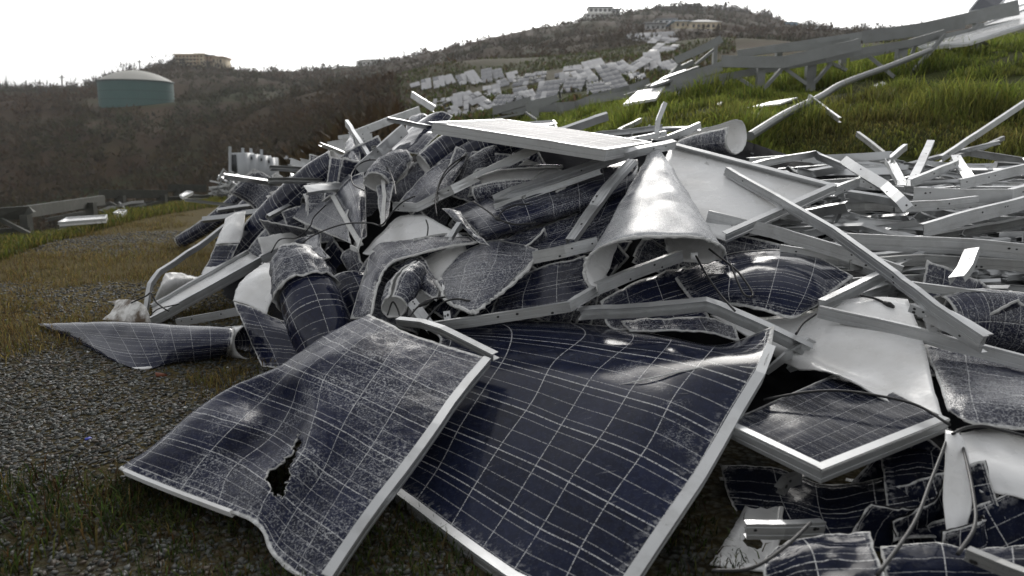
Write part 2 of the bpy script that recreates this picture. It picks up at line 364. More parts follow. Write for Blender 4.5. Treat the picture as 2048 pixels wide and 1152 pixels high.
def aluminium(name, c, rough, dirt=.5):
    q = NB(name); p = q.pos(); o = q.obj()
    rnd = q.n('ShaderNodeObjectInfo').outputs['Random']; n = q.noise(p, 9, 5, .65); d = q.ramp(n, .48, .72); sp = q.ramp(q.noise(p, 70, 3, .7), .68, .76)
    mpn = q.n('ShaderNodeMapping'); mpn.inputs['Scale'].default_value = (6, 6, 6); q.put(mpn.inputs[0], p); st = q.noise(mpn.outputs[0], .7, 3)
    col = q.mix(q.ramp(st, .3, .7), rgb(*[x * .86 for x in c]), rgb(*c)); col = q.mix(q.math('MULTIPLY', rnd, .5), col, rgb(*[x * .6 for x in c])); col = q.mix(q.math('MULTIPLY', d, dirt * .6), col, rgb(.19, .18, .165)); col = q.mix(q.math('MULTIPLY', sp, dirt), col, rgb(.07, .06, .05))
    q.set(Base_Color=col, Roughness=q.math('ADD', rough, q.math('MULTIPLY', n, .18))); q.b.inputs['Metallic'].default_value = .72
    q.bump(q.noise(p, 14, 3), .10, .004)
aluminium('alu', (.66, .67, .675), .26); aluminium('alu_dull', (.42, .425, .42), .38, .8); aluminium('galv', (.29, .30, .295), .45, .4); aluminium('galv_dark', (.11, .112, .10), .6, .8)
def simple(name, c, rough=.6, metal=0, var=.25, scale=6, bump=.2, bd=.01, spec=.5):
    q = NB(name); p = q.pos(); n = q.noise(p, scale, 6, .6)
    q.set(Base_Color=q.mix(n, rgb(*[x * (1 - var) for x in c]), rgb(*[min(1, x * (1 + var)) for x in c])), Roughness=rough); q.b.inputs['Metallic'].default_value = metal
    q.b.inputs['Specular IOR Level'].default_value = spec
    if bump: q.bump(q.noise(p, scale * 4, 4), bump, bd)
    return q
q = NB('back'); p = q.pos()     # white polymer back sheet, wet and flecked with dirt
d1 = q.ramp(q.noise(p, 55, 4, .75), .70, .75); d2 = q.ramp(q.noise(p, 3.2, 5, .6), .45, .75); d3 = q.ramp(q.noise(p, 160, 2, .6), .73, .76)
c = q.mix(q.math('MULTIPLY', d2, .55), rgb(.81, .81, .805), rgb(.46, .44, .40)); c = q.mix(q.math('MULTIPLY', q.math('MAXIMUM', d1, d3), q.ramp(q.noise(p, 2.1, 3), .42, .6)), c, rgb(.05, .045, .04))
q.set(Base_Color=c, Roughness=q.math('ADD', .12, q.math('MULTIPLY', q.noise(p, 8, 3), .3))); q.b.inputs['Specular IOR Level'].default_value = .5
cz = q.math('ABSOLUTE', q.math('SUBTRACT', q.noise(p, 9, 3, .5), .5)); q.bump(q.math('ADD', q.noise(p, 7, 4), q.math('MULTIPLY', q.ramp(cz, 0, .05), .06)), .16, .015)
q = NB('back_stained'); p = q.pos()
st = q.math('MULTIPLY', q.ramp(q.noise(p, 6, 5, .65), .46, .62), 1.0)
q.set(Base_Color=q.mix(st, rgb(.78, .77, .74), rgb(.10, .065, .035)), Roughness=.45)
q = simple('rim', (.60, .60, .585), .75, var=.35, scale=80, bump=.6, bd=.004)
simple('cable', (.006, .006, .007), .5, var=.1, bump=0); simple('plug', (.012, .012, .013), .5, bump=0)
simple('blue_plastic', (.03, .05, .42), .5, bump=0)
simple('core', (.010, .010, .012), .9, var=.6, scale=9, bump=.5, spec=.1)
simple('tank_green', (.045, .115, .105), .6, var=.12, scale=.6, bump=.05); simple('tank_roof', (.46, .45, .41), .7, var=.15, scale=.4, bump=.05); simple('tank_rim', (.03, .06, .055), .7)
simple('cabinet', (.46, .48, .50), .5, var=.08, bump=.05); simple('cabinet_dark', (.06, .065, .07), .5, bump=.05)
simple('wall_cream', (.66, .56, .40), .85, var=.15, scale=.5, bump=.1); simple('wall_white', (.82, .81, .78), .85, var=.12, scale=.5, bump=.1); simple('wall_grey', (.48, .48, .48), .85, var=.15, scale=.5); simple('wall_tan', (.52, .36, .23), .85, var=.15, scale=.5)
simple('wall_blue', (.12, .24, .34), .85, var=.1, scale=.5); simple('roof_grey', (.25, .25, .25), .8, var=.2, scale=1); simple('roof_blue', (.10, .26, .48), .6, var=.2, scale=1); simple('pane', (.015, .018, .02), .2, bump=0); simple('timber', (.10, .085, .07), .85)
# tinted by a per-point colour: stones, blades, leaves, twigs
def tinted(name, rough=.8, sub=0, spec=.3):
    q = NB(name); q.set(Base_Color=q.attr('Col', 'Color'), Roughness=rough); q.b.inputs['Specular IOR Level'].default_value = spec
    return q
q = tinted('stone', .62, spec=.5); tinted('brush', .9, spec=.1)
q = NB('grass'); q.set(Base_Color=q.attr('Col', 'Color'), Roughness=.55); q.b.inputs['Specular IOR Level'].default_value = .25
tr = q.n('ShaderNodeBsdfTranslucent'); q.put(tr.inputs[0], q.attr('Col', 'Color')); mx = q.n('ShaderNodeMixShader'); mx.inputs[0].default_value = .6
q.t.links.new(q.b.outputs[0], mx.inputs[1]); q.t.links.new(tr.outputs[0], mx.inputs[2]); q.t.links.new(mx.outputs[0], q.o.inputs[0])
# ground: gravel / dry turf / green bank / brown brush hill, mixed by the terrain's cover weights and noise
q = NB('ground'); p = q.pos(); cov = q.n('ShaderNodeSeparateColor'); q.put(cov.inputs[0], q.attr('cover', 'Color'))
vs = q.n('ShaderNodeTexVoronoi'); vs.inputs['Scale'].default_value = 42; q.put(vs.inputs['Vector'], p); vsep = q.n('ShaderNodeSeparateColor'); q.put(vsep.inputs[0], vs.outputs[1])
grav = q.mix(vsep.outputs[0], rgb(.030, .032, .030), rgb(.105, .110, .105)); grav = q.mix(q.ramp(vs.outputs[0], .35, .7), grav, rgb(.012, .011, .009))
soil = q.mix(q.noise(p, 14, 6, .7), rgb(.035, .026, .013), rgb(.115, .085, .036)); dry = q.mix(q.ramp(q.noise(p, 60, 4, .7), .35, .65), soil, rgb(.13, .105, .042))
psep = q.n('ShaderNodeSeparateXYZ'); q.put(psep.inputs[0], p); mid = q.ramp(psep.outputs[1], 3.8, 7.0, 0.0, .5)
patch = q.ramp(q.math('ADD', mid, q.math('ADD', q.noise(p, .9, 5, .6), q.math('MULTIPLY', q.noise(p, 7, 4, .6), .35))), .50, .95)
yard = q.mix(patch, grav, dry)
green = q.mix(q.noise(p, 3.5, 5, .65), rgb(.045, .032, .016), rgb(.055, .080, .018))
bn = q.noise(p, .09, 7, .68); hill = q.mix(q.ramp(bn, .35, .66), rgb(.036, .020, .010), rgb(.056, .036, .017)); hill = q.mix(q.ramp(q.noise(p, .035, 4), .52, .68), hill, rgb(.034, .045, .014))
c = q.mix(cov.outputs[1], yard, green); c = q.mix(cov.outputs[2], c, hill)
q.set(Base_Color=c, Roughness=.9); q.b.inputs['Specular IOR Level'].default_value = .05
hgt = q.math('ADD', q.math('MULTIPLY', vs.outputs[0], .5), q.noise(p, 25, 5)); q.bump(q.math('MULTIPLY', hgt, q.math('SUBTRACT', 1.0, cov.outputs[2])), .8, .03)
# far modules: glossy dark or pale sheets
simple('module_dark', (.05, .055, .07), .22, var=.2, scale=1.5, bump=.03, bd=.05, spec=.8); simple('module_pale', (.30, .30, .31), .25, var=.08, scale=1.5, bump=.05, bd=.05, spec=.8)

# ---------------------------------------------------------------- terrain: one height field over bearing and distance
YK = np.array([2.5, 4, 5.5, 6.5, 8, 10, 12, 14, 16, 20, 25, 32, 40, 55, 70, 85, 100, 125, 150, 170, 200, 250, 300, 350, 430, 600, 1000, 1800.])
def zpy(py, Y): return float(P(1024, py, Y)[2])
def prof(kn):
    ys = sorted(kn); zs = [kn[y] if isinstance(kn[y], float) else zpy(kn[y], y) for y in ys]     # floats are heights, ints are sight-line rows
    return np.interp(np.log(YK), np.log(ys), zs)
far = {600: 30.0, 1000: 10.0, 1800: -5.0}
PR = {
 -2600: {2.5: 0.0, 5: 0.0, 9: -1.0, 60: -8.0, 170: 9.0, 250: 230, **far},
 -800: {2.5: 0.0, 6.5: 0.0, 9: -.8, 60: -9.0, 110: -3.0, 170: 215, 250: 205, **far},
 0:   {2.5: 0.0, 10: 0.0, 12: -.5, 60: -10.0, 110: -4.0, 140: 265, 170: 208, 200: 198, 260: 190, **far},
 200: {2.5: 0.0, 14: 0.0, 17: -.7, 60: -10.0, 110: -4.0, 140: 255, 163: 200, 186: 198, 260: 173, **far},
 350: {2.5: 0.0, 17: 0.0, 21: -.7, 60: -8.0, 110: -3.0, 140: 254, 163: 210, 186: 207, 250: 142, 290: 129, **far},
 440: {2.5: 0.0, 19: 0.0, 24: -.6, 60: -6.0, 110: -1.0, 150: 232, 186: 212, 250: 140, 290: 127, **far},
 520: {2.5: 0.0, 20: 0.0, 25: -.6, 60: -4.0, 110: 1.0, 170: 215, 250: 150, 290: 138, **far},
 600: {2.5: 0.0, 18: 0.0, 25: -.5, 45: -1.0, 70: -.5, 110: 3.0, 200: 200, 300: 152, 350: 154, **far},
 700: {2.5: 0.0, 12: 0.0, 20: -.2, 40: 290, 70: 268, 100: 238, 200: 190, 350: 140, **far},
 820: {2.5: 0.0, 11: 0.0, 20: .4, 40: 265, 70: 218, 100: 180, 125: 178, 200: 158, 350: 124, **far},
 950: {2.5: 0.0, 9: 0.0, 14: .5, 20: 272, 40: 236, 70: 190, 100: 150, 150: 143, 250: 108, 350: 86, **far},
 1100: {2.5: 0.0, 6: 0.0, 8: .3, 12: .95, 20: 246, 40: 217, 70: 170, 100: 128, 150: 120, 250: 78, 350: 57, **far},
 1250: {2.5: 0.0, 5.5: 0.0, 6.5: .5, 8: 288, 12: 232, 20: 208, 40: 197, 70: 150, 100: 108, 150: 100, 250: 58, 300: 42, 350: 27, 430: 30, **far},
 1400: {2.5: 0.0, 5.5: 0.0, 6.5: .55, 8: 275, 12: 203, 16: 172, 25: 176, 40: 168, 70: 132, 100: 100, 150: 84, 200: 69, 232: 61, 250: 57, 300: 36, 350: 18, 430: 24, **far},
 1600: {2.5: 0.0, 5.2: 0.0, 6.5: .6, 8: 272, 12: 188, 16: 146, 25: 136, 60: 122, 100: 106, 150: 95, 250: 76, 300: 72, 350: 54, 430: 58, **far},
 1800: {2.5: 0.0, 5.2: 0.0, 6.5: .6, 8: 264, 12: 160, 16: 122, 25: 108, 60: 100, 100: 96, 150: 90, 250: 75, 350: 66, 430: 80, **far},
 2048: {2.5: 0.0, 5.2: 0.0, 6.5: .65, 8: 255, 12: 122, 16: 90, 25: 76, 60: 74, 100: 74, 250: 70, 350: 66, 430: 80, **far},
 2700: {2.5: 0.0, 5.2: 0.0, 6.5: .7, 8: 245, 12: 95, 16: 50, 25: 35, 60: 40, 100: 50, 350: 60, **far},
 4600: {2.5: 0.0, 4.8: 0.0, 6.5: .9, 8: 230, 12: 90, 25: 40, 60: 60, 350: 60, **far}}
PXK = np.array(sorted(PR)); SK = (PXK - 1024) / FPX
ZT = np.array([prof(PR[int(k)]) for k in PXK])
NS, NYR = 420, 330
sg = np.concatenate([np.linspace(SK[0], -1.0, 40)[:-1], np.linspace(-1.0, 1.0, NS), np.linspace(1.0, SK[-1], 40)[1:]])
yg = np.exp(np.linspace(np.log(2.5), np.log(1800), NYR))
ZG = np.array([np.interp(np.log(yg), np.log(YK), ZT[i]) for i in range(len(SK))])
try:
    ZG2 = np.zeros((len(sg), NYR))
    for j in range(NYR): ZG2[:, j] = np.interp(sg, SK, ZG[:, j])
finally: pass
for _ in range(14):                                     # round the creases between profiles
    Zs = ZG2.copy(); Zs[1:-1] = (ZG2[:-2] + 2 * ZG2[1:-1] + ZG2[2:]) / 4; ZG2 = Zs
for _ in range(3):
    Zs = ZG2.copy(); Zs[:, 1:-1] = (ZG2[:, :-2] + 2 * ZG2[:, 1:-1] + ZG2[:, 2:]) / 4; ZG2 = Zs
XG = sg[:, None] * yg[None, :]; YG = np.repeat(yg[None], len(sg), 0)
def vnoise(x, y, seed=0):
    """cheap smooth noise from summed sines, vectorised"""
    g = np.random.default_rng(seed); s = 0
    for k in range(7):
        a, ph, f = g.uniform(0, 6.28), g.uniform(0, 6.28), g.uniform(.6, 1.8); s = s + np.sin((x * math.cos(a) + y * math.sin(a)) * f + ph + 1.3 * np.sin((x * math.sin(a) - y * math.cos(a)) * f * .7))
    return s / 3.2
amp = np.clip((YG - 30) / 120, 0, 1) * 1.3
ZG2 = ZG2 + amp * (vnoise(XG / 9, YG / 9, 1) * .8 + vnoise(XG / 26, YG / 26, 2) * 1.1)
ZG2 = ZG2 + np.clip((YG - 6) / 3, 0, 1) * np.clip((XG) / 2, 0, 1) * vnoise(XG * 1.3, YG * 1.3, 3) * .07
ZG2 = ZG2 + vnoise(XG * 2.2, YG * 2.2, 4) * .008 * (YG < 25)
LY0, LYS = math.log(2.5), (NYR - 1) / math.log(1800 / 2.5)
def terr(X, Y):
    X = np.asarray(X, float); Y = np.asarray(Y, float); Yc = np.clip(Y, 2.5, 1790)
    fj = (np.log(Yc) - LY0) * LYS; j = np.clip(fj.astype(int), 0, NYR - 2); v = fj - j
    s = X / Yc; i = np.clip(np.searchsorted(sg, s) - 1, 0, len(sg) - 2); u = np.clip((s - sg[i]) / (sg[i + 1] - sg[i]), 0, 1)
    return (1 - u) * (1 - v) * ZG2[i, j] + u * (1 - v) * ZG2[i + 1, j] + (1 - u) * v * ZG2[i, j + 1] + u * v * ZG2[i + 1, j + 1]
def onground(px, py, y0=3.0, y1=900.0):
    """where the line of sight of a pixel first meets the terrain"""
    a = P(px, py, 1.0) - CAMV; Y = np.exp(np.linspace(math.log(y0), math.log(y1), 900)); z = CAMH + a[2] * Y
    hit = np.nonzero(z < terr(a[0] * Y, Y))[0]
    Yh = Y[hit[0]] if len(hit) else y1
    return np.array([a[0] * Yh, Yh, float(terr(a[0] * Yh, Yh))])
edge_px = np.interp(sg * FPX + 1024, [-2600, -800, 0, 200, 420, 520, 700, 820, 950], [5, 6.5, 10.3, 14, 19, 20, 13, 11, 9])
yard_edge = edge_px[:, None]
B = np.clip((YG - yard_edge * 1.15) / (yard_edge * .25), 0, 1); B = np.where(XG / YG > .02, np.clip((YG - 35) / 40, 0, 1), B)
Gc = np.where(XG / YG > -.02, np.clip((YG - 5.0) / 1.2, 0, 1), np.clip((YG - yard_edge * .93) / (yard_edge * .1), 0, 1))
greenp = np.exp(-((sg[:, None] * FPX + 1024 - 1150) / 330) ** 2) * np.exp(-((YG - 100) / 55) ** 2)
B = np.clip(B - greenp * (.75 + .5 * vnoise(XG / 8, YG / 8, 6)), 0, 1)
cover = np.stack([1 - np.clip(Gc + B, 0, 1), np.clip(Gc, 0, 1), B], -1).reshape(-1, 3)
V = np.stack([XG, YG, ZG2], -1).reshape(-1, 3); idx = np.arange(len(V)).reshape(XG.shape)
F = np.stack([idx[:-1, :-1], idx[1:, :-1], idx[1:, 1:], idx[:-1, 1:]], -1).reshape(-1, 4)
# level ground round and behind the camera, joined to the near rim of the fan
e0, e1 = V[idx[0, 0]], V[idx[-1, 0]]
xr = V[idx[:, 0], 0]; k0 = len(V); ext = np.stack([xr * 14, np.full(len(xr), -70.0), np.zeros(len(xr))], -1)
V = np.concatenate([V, ext]); cover = np.concatenate([cover, np.tile([1, 0, 0], (len(xr), 1))])
n0 = np.arange(len(xr)); F2 = np.stack([k0 + n0[:-1], k0 + n0[1:], idx[1:, 0], idx[:-1, 0]], -1)
g = mk('ground', V, np.concatenate([F, F2]), M['ground'], attrs={'cover': cover}, smooth=True); tag(g, kind='structure')

# ---------------------------------------------------------------- scatter helpers (stuff)
def stones(n, xy, size, z=None):
    base = np.array([[x, y, zz] for x in (-1, 1) for y in (-1, 1) for zz in (-1, 1)], float)
    f = np.array([[0, 1, 3, 2], [4, 6, 7, 5], [0, 4, 5, 1], [2, 3, 7, 6], [0, 2, 6, 4], [1, 5, 7, 3]])
    q = base[None] * RNG.uniform(.45, 1.0, (n, 8, 3)) * np.stack([size, size * RNG.uniform(.5, .95, n), size * RNG.uniform(.22, .5, n)], -1)[:, None]
    a = RNG.uniform(0, 6.28, n); b = RNG.normal(0, .35, n); c = RNG.normal(0, .35, n)
    q = np.stack([q[..., 0], q[..., 1] * np.cos(b)[:, None] - q[..., 2] * np.sin(b)[:, None], q[..., 1] * np.sin(b)[:, None] + q[..., 2] * np.cos(b)[:, None]], -1)
    q = np.stack([q[..., 0] * np.cos(c)[:, None] - q[..., 2] * np.sin(c)[:, None], q[..., 1], q[..., 0] * np.sin(c)[:, None] + q[..., 2] * np.cos(c)[:, None]], -1)
    q = np.stack([q[..., 0] * np.cos(a)[:, None] - q[..., 1] * np.sin(a)[:, None], q[..., 0] * np.sin(a)[:, None] + q[..., 1] * np.cos(a)[:, None], q[..., 2]], -1)
    zz = terr(xy[:, 0], xy[:, 1]) if z is None else z
    q += np.c_[xy, zz + size * RNG.uniform(.0, .35, n)][:, None]
    return q.reshape(-1, 3), (f[None] + (np.arange(n) * 8)[:, None, None]).reshape(-1, 4)
def blades(base, hgt, width, lean, col, colvar=.25, tipc=None):
    """grass blades: five points each, bent over in their own direction"""
    n = len(base); a = RNG.uniform(0, 6.28, n); d = np.stack([np.cos(a), np.sin(a), np.zeros(n)], -1); s = np.stack([-np.sin(a), np.cos(a), np.zeros(n)], -1)
    ra = RNG.uniform(0, 6.28, n); s = np.stack([np.cos(ra), np.sin(ra), np.zeros(n)], -1)
    up = np.array([0, 0, 1.0]); ln = (lean * RNG.uniform(.3, 1.4, n))[:, None]; h = hgt[:, None]; w_ = width[:, None] / 2
    m = base + d * h * ln * .35 + up * h * .6; t = base + d * h * ln + up * h * (1 - .35 * ln)
    V = np.stack([base - s * w_, base + s * w_, m + s * w_ * .75, m - s * w_ * .75, t], 1).reshape(-1, 3)
    o = (np.arange(n) * 5)[:, None]; F = np.concatenate([o + np.array([[0, 1, 2]]), o + np.array([[0, 2, 3]]), o + np.array([[3, 2, 4]])])
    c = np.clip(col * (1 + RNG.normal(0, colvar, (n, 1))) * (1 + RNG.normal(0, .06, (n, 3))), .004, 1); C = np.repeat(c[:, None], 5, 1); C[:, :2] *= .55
    if tipc is not None: C[:, 4] = C[:, 4] * .5 + np.asarray(tipc) * .5
    return V, F, C.reshape(-1, 3)
def pick(c, n): return np.array(c)[RNG.integers(0, len(c), n)]
def stuff(name, V, F, mat, C, label, cat):
    o = mk(name, V, F, M[mat], attrs={'Col': C}); tag(o, label, cat, kind='stuff'); return o

# gravel of the yard
def patchv(x, y): return vnoise(x * 1.1, y * 1.1, 21) + .5 * vnoise(x * 3.7, y * 3.7, 22)
n = 80000; Y = 1.8 + (RNG.uniform(0, 1, n) ** 1.6) * 9.0; X = RNG.uniform(-.72, .12, n) * Y - RNG.uniform(0, .3, n)
keep = (patchv(X, Y) + RNG.normal(0, .35, n) < .55 - .75 * np.clip((Y - 4.2) / 2.5, 0, 1)) & ~((Y < 2.75) & (X > -1.6) & (RNG.uniform(0, 1, n) < .75)); X, Y = X[keep], Y[keep]; n = len(X)
sz = RNG.uniform(.004, .0125, n) * (1 + Y * .03); sv, sf = stones(n, np.c_[X, Y], sz)
pal = [(.055, .060, .055), (.078, .082, .074), (.10, .105, .098), (.040, .042, .037), (.066, .075, .062), (.12, .122, .112), (.095, .074, .052), (.075, .055, .036)]
sc = np.repeat(pick(pal, n) * RNG.uniform(.45, 1.1, (n, 1)), 8, 0)
stuff('gravel', sv, sf, 'stone', sc, 'dark grey crushed stone gravel strewn over the yard', 'gravel')
# a few odd stones: a reddish one by the flattened roll
o = mk('brick_fragment', *stones(1, np.array([[P(322, 758, 3.9)[0], 3.9]]), np.array([.035])), M['stone'], attrs={'Col': np.tile([.22, .075, .04], (8, 1))}); tag(o, 'reddish brick fragment lying in the gravel', 'brick')
pb = onground(190, 1012); o = mk('plastic_scrap', *stones(1, pb[None, :2], np.array([.014])), M['blue_plastic']); tag(o, 'tiny bright blue plastic scrap on the gravel', 'plastic')

n = 700; X = RNG.uniform(-2.6, .3, n); Y = RNG.uniform(2.3, 6.5, n); kk = np.hypot(X + .6, (Y - 3.6) * .7) < RNG.uniform(.4, 2.2, n); X, Y = X[kk], Y[kk]
gv, gf = stones(len(X), np.c_[X, Y], RNG.uniform(.003, .009, len(X))); stuff('glass_crumbs', gv, gf, 'stone', np.repeat(pick([(.5, .52, .53), (.62, .63, .63), (.25, .27, .3), (.03, .035, .06)], len(X)), 8, 0), 'crumbs of shattered panel glass scattered over the gravel', 'glass')
# dry and green tufts in the yard
def tufts(cen, per, spread): 
    c = np.repeat(cen, per, 0); return c + np.c_[RNG.normal(0, spread, (len(c), 2))]
n = 4200; Y = 2.3 + RNG.uniform(0, 1, n) ** 1.3 * 11; X = RNG.uniform(-.72, .1, n) * Y; k = patchv(X, Y) > .0 - .35 * np.clip((Y - 4) / 4, 0, 1)
b = tufts(np.c_[X[k], Y[k]], 26, .075); 
b2 = tufts(np.c_[np.linspace(-1.55, -.9, 40) + RNG.normal(0, .1, 40), np.linspace(4.0, 3.2, 40) + RNG.normal(0, .18, 40)], 34, .05); b = np.concatenate([b, b2])
n = len(b); base = np.c_[b, terr(b[:, 0], b[:, 1])]
v1 = blades(base, RNG.uniform(.02, .085, n), RNG.uniform(.0025, .005, n), RNG.uniform(.3, 1.2, n), pick([(.21, .155, .05), (.17, .135, .042), (.25, .19, .07), (.13, .09, .032), (.12, .12, .03), (.085, .05, .02)], n))
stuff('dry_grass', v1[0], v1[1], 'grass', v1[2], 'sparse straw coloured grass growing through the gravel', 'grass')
n = 420; X = RNG.uniform(-1.75, .6, n); Y = RNG.uniform(1.75, 2.75, n) + np.clip(-.2 - X, 0, 2) * .05; k = (vnoise(X * 2.2, Y * 2.2, 31) > -.35) & (Y < 2.62 + .12 * vnoise(X * 3, Y * 3, 32)); k |= (X > -.5) & (Y < 2.5)
b = tufts(np.c_[X[k], Y[k]], 24, .055); n = len(b); base = np.c_[b, terr(b[:, 0], b[:, 1])]
v1 = blades(base, RNG.uniform(.012, .062, n) * (1 + .9 * (b[:, 0] < -1.2)), RNG.uniform(.003, .0065, n), RNG.uniform(.3, 1.3, n), pick([(.050, .080, .018), (.035, .058, .014), (.08, .10, .024), (.11, .085, .03), (.060, .035, .016), (.03, .045, .012)], n))
stuff('green_turf', v1[0], v1[1], 'grass', v1[2], 'low green weeds and grass in front of the nearest torn panel', 'grass')
# verge along the far edge of the yard
n = 26000; s = RNG.uniform(-.75, -.28, n); e = np.interp(s, sg, edge_px); Y = e * RNG.uniform(.78, 1.14, n); X = s * Y; base = np.c_[X, Y, terr(X, Y)]
v1 = blades(base, RNG.uniform(.03, .16, n), RNG.uniform(.008, .016, n), RNG.uniform(.3, 1, n), pick([(.15, .14, .03), (.10, .12, .025), (.18, .15, .045), (.07, .09, .02)], n))
stuff('yard_verge', v1[0], v1[1], 'grass', v1[2], 'yellow green grass verge along the far edge of the yard', 'grass')
# the grassy bank
n = 190000; Y = 5.6 + RNG.uniform(0, 1, n) ** 1.2 * 18; s = RNG.uniform(-.02, 1.0, n); X = s * Y; k = (vnoise(X * .9, Y * .9, 41) + .8 * vnoise(X * 2.7, Y * 2.7, 42) > -.45 + .75 * np.clip((8.2 - Y) / 2, 0, 1)) & ((Y > 8) | (s > .04)); X, Y = X[k], Y[k]; n = len(X)
base = np.c_[X, Y, terr(X, Y)]; tall = np.clip(.55 + .5 * vnoise(X * 1.4, Y * 1.4, 43) + .45 * vnoise(X * 4, Y * 4, 46), .2, 1.7)
lush = np.clip(vnoise(X * .8, Y * .8, 44) * .55 + .25 * vnoise(X * 2.6, Y * 2.6, 45) + .78 + .09 * (Y - 8), 0, 1)[:, None]
gc = pick([(.15, .195, .032), (.21, .255, .042), (.27, .30, .06), (.11, .15, .028)], n) * lush + pick([(.21, .18, .06), (.15, .13, .045), (.09, .055, .025)], n) * (1 - lush)
v1 = blades(base, RNG.uniform(.10, .36, n) * tall, RNG.uniform(.006, .012, n) * (1 + .05 * Y), RNG.uniform(.2, 1.1, n), gc, tipc=(.20, .22, .05))
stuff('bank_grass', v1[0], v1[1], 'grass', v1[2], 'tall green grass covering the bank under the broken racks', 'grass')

# ---------------------------------------------------------------- scrub on the hills (a far wood that reads as one mass)
def shrubs(pos, size, col, tri, upright=1.0, wide=.22):
    n = len(pos); k = tri
    d = RNG.normal(0, 1, (n, k, 3)); d[..., 2] = np.abs(d[..., 2]) * upright + .15; d /= np.linalg.norm(d, axis=2, keepdims=True)
    r = RNG.uniform(.15, 1, (n, k, 1)); sz = size[:, None, None]
    c = pos[:, None] + d * r * sz * np.array([.75, .75, 1.0]); t = c + d * sz * RNG.uniform(.25, .6, (n, k, 1))
    s = np.cross(d, RNG.normal(0, 1, (n, k, 3))); s /= np.linalg.norm(s, axis=2, keepdims=True) + 1e-6; s *= sz * wide * RNG.uniform(.4, 1.1, (n, k, 1))
    V = np.stack([c - s, c + s, t], 2).reshape(-1, 3); F = np.arange(len(V)).reshape(-1, 3)
    cc = col[:, None] * RNG.uniform(.78, 1.2, (n, k, 1)); C = np.repeat(np.clip(cc, .003, 1)[:, :, None], 3, 2).reshape(-1, 3)
    return V, F, C
n = 21000; s = RNG.uniform(-1.0, .52, n); Y = np.exp(RNG.uniform(math.log(28), math.log(430), n)); X = s * Y; px = s * FPX + 1024
e = np.interp(s, sg, edge_px); k = (Y > e * 1.7) & ((px < 800) | (Y > 122)) & ~((np.abs(px - 274) < 85) & (Y > 156) & (Y < 184)) & ~((px > 1240) & (px < 1420) & (Y < 150)) & ~((px > 1280) & (px < 1450) & (Y > 188) & (Y < 240)) & ~((px > 1605) & (px < 1690) & (Y > 270) & (Y < 312))
X, Y, px = X[k], Y[k], px[k]; n = len(X)
tone = np.clip(.5 + .5 * vnoise(X / 22, Y / 22, 51), 0, 1)[:, None]
col = pick([(.090, .048, .022), (.085, .052, .028), (.075, .040, .019), (.085, .062, .040)], n) * tone + pick([(.044, .050, .018), (.060, .056, .024), (.064, .046, .024), (.038, .040, .018)], n) * (1 - tone)
sv = shrubs(np.c_[X, Y, terr(X, Y) - .1], RNG.uniform(.6, 1.7, n) * (.8 + Y / 500), col, 18, 1.0, .16)
stuff('hillside_scrub', sv[0], sv[1], 'brush', sv[2], 'storm stripped brown scrub covering the far hillsides', 'scrub')
# stripped trees on the skyline: thin leafless crowns
n = 900; s = np.interp(RNG.uniform(0, 1, n), [0, .22, 1], [-.66, -.24, .50]); px = s * FPX + 1024
rd = np.interp(px, [-100, 200, 300, 520, 600, 1200, 1700], [255, 258, 280, 288, 345, 345, 345]) + RNG.normal(0, 9, n); X, Y = s * rd, rd; k = vnoise(px / 24, px * 0, 61) > -.3; X, Y = X[k], Y[k]; n = len(X)
sv = shrubs(np.c_[X, Y, terr(X, Y) - .3], RNG.uniform(1.6, 4.2, n), pick([(.085, .072, .060), (.065, .052, .042), (.06, .055, .035)], n), 26, 2.2, .06)
stuff('skyline_trees', sv[0], sv[1], 'brush', sv[2], 'row of storm stripped leafless trees along the ridge line', 'trees')
# grass and weeds between the far solar tables
n = 16000; s = RNG.uniform(-.15, .27, n); Y = RNG.uniform(22, 122, n); X = s * Y; k = vnoise(X / 5, Y / 5, 71) > -.5; X, Y = X[k], Y[k]; n = len(X); base = np.c_[X, Y, terr(X, Y)]
v1 = blades(base, RNG.uniform(.15, .5, n), RNG.uniform(.10, .25, n), RNG.uniform(.3, 1, n), pick([(.055, .075, .018), (.08, .085, .025), (.075, .05, .025), (.045, .055, .016)], n))
stuff('array_weeds', v1[0], v1[1], 'grass', v1[2], 'weeds growing between the wrecked solar tables on the slope', 'weeds')

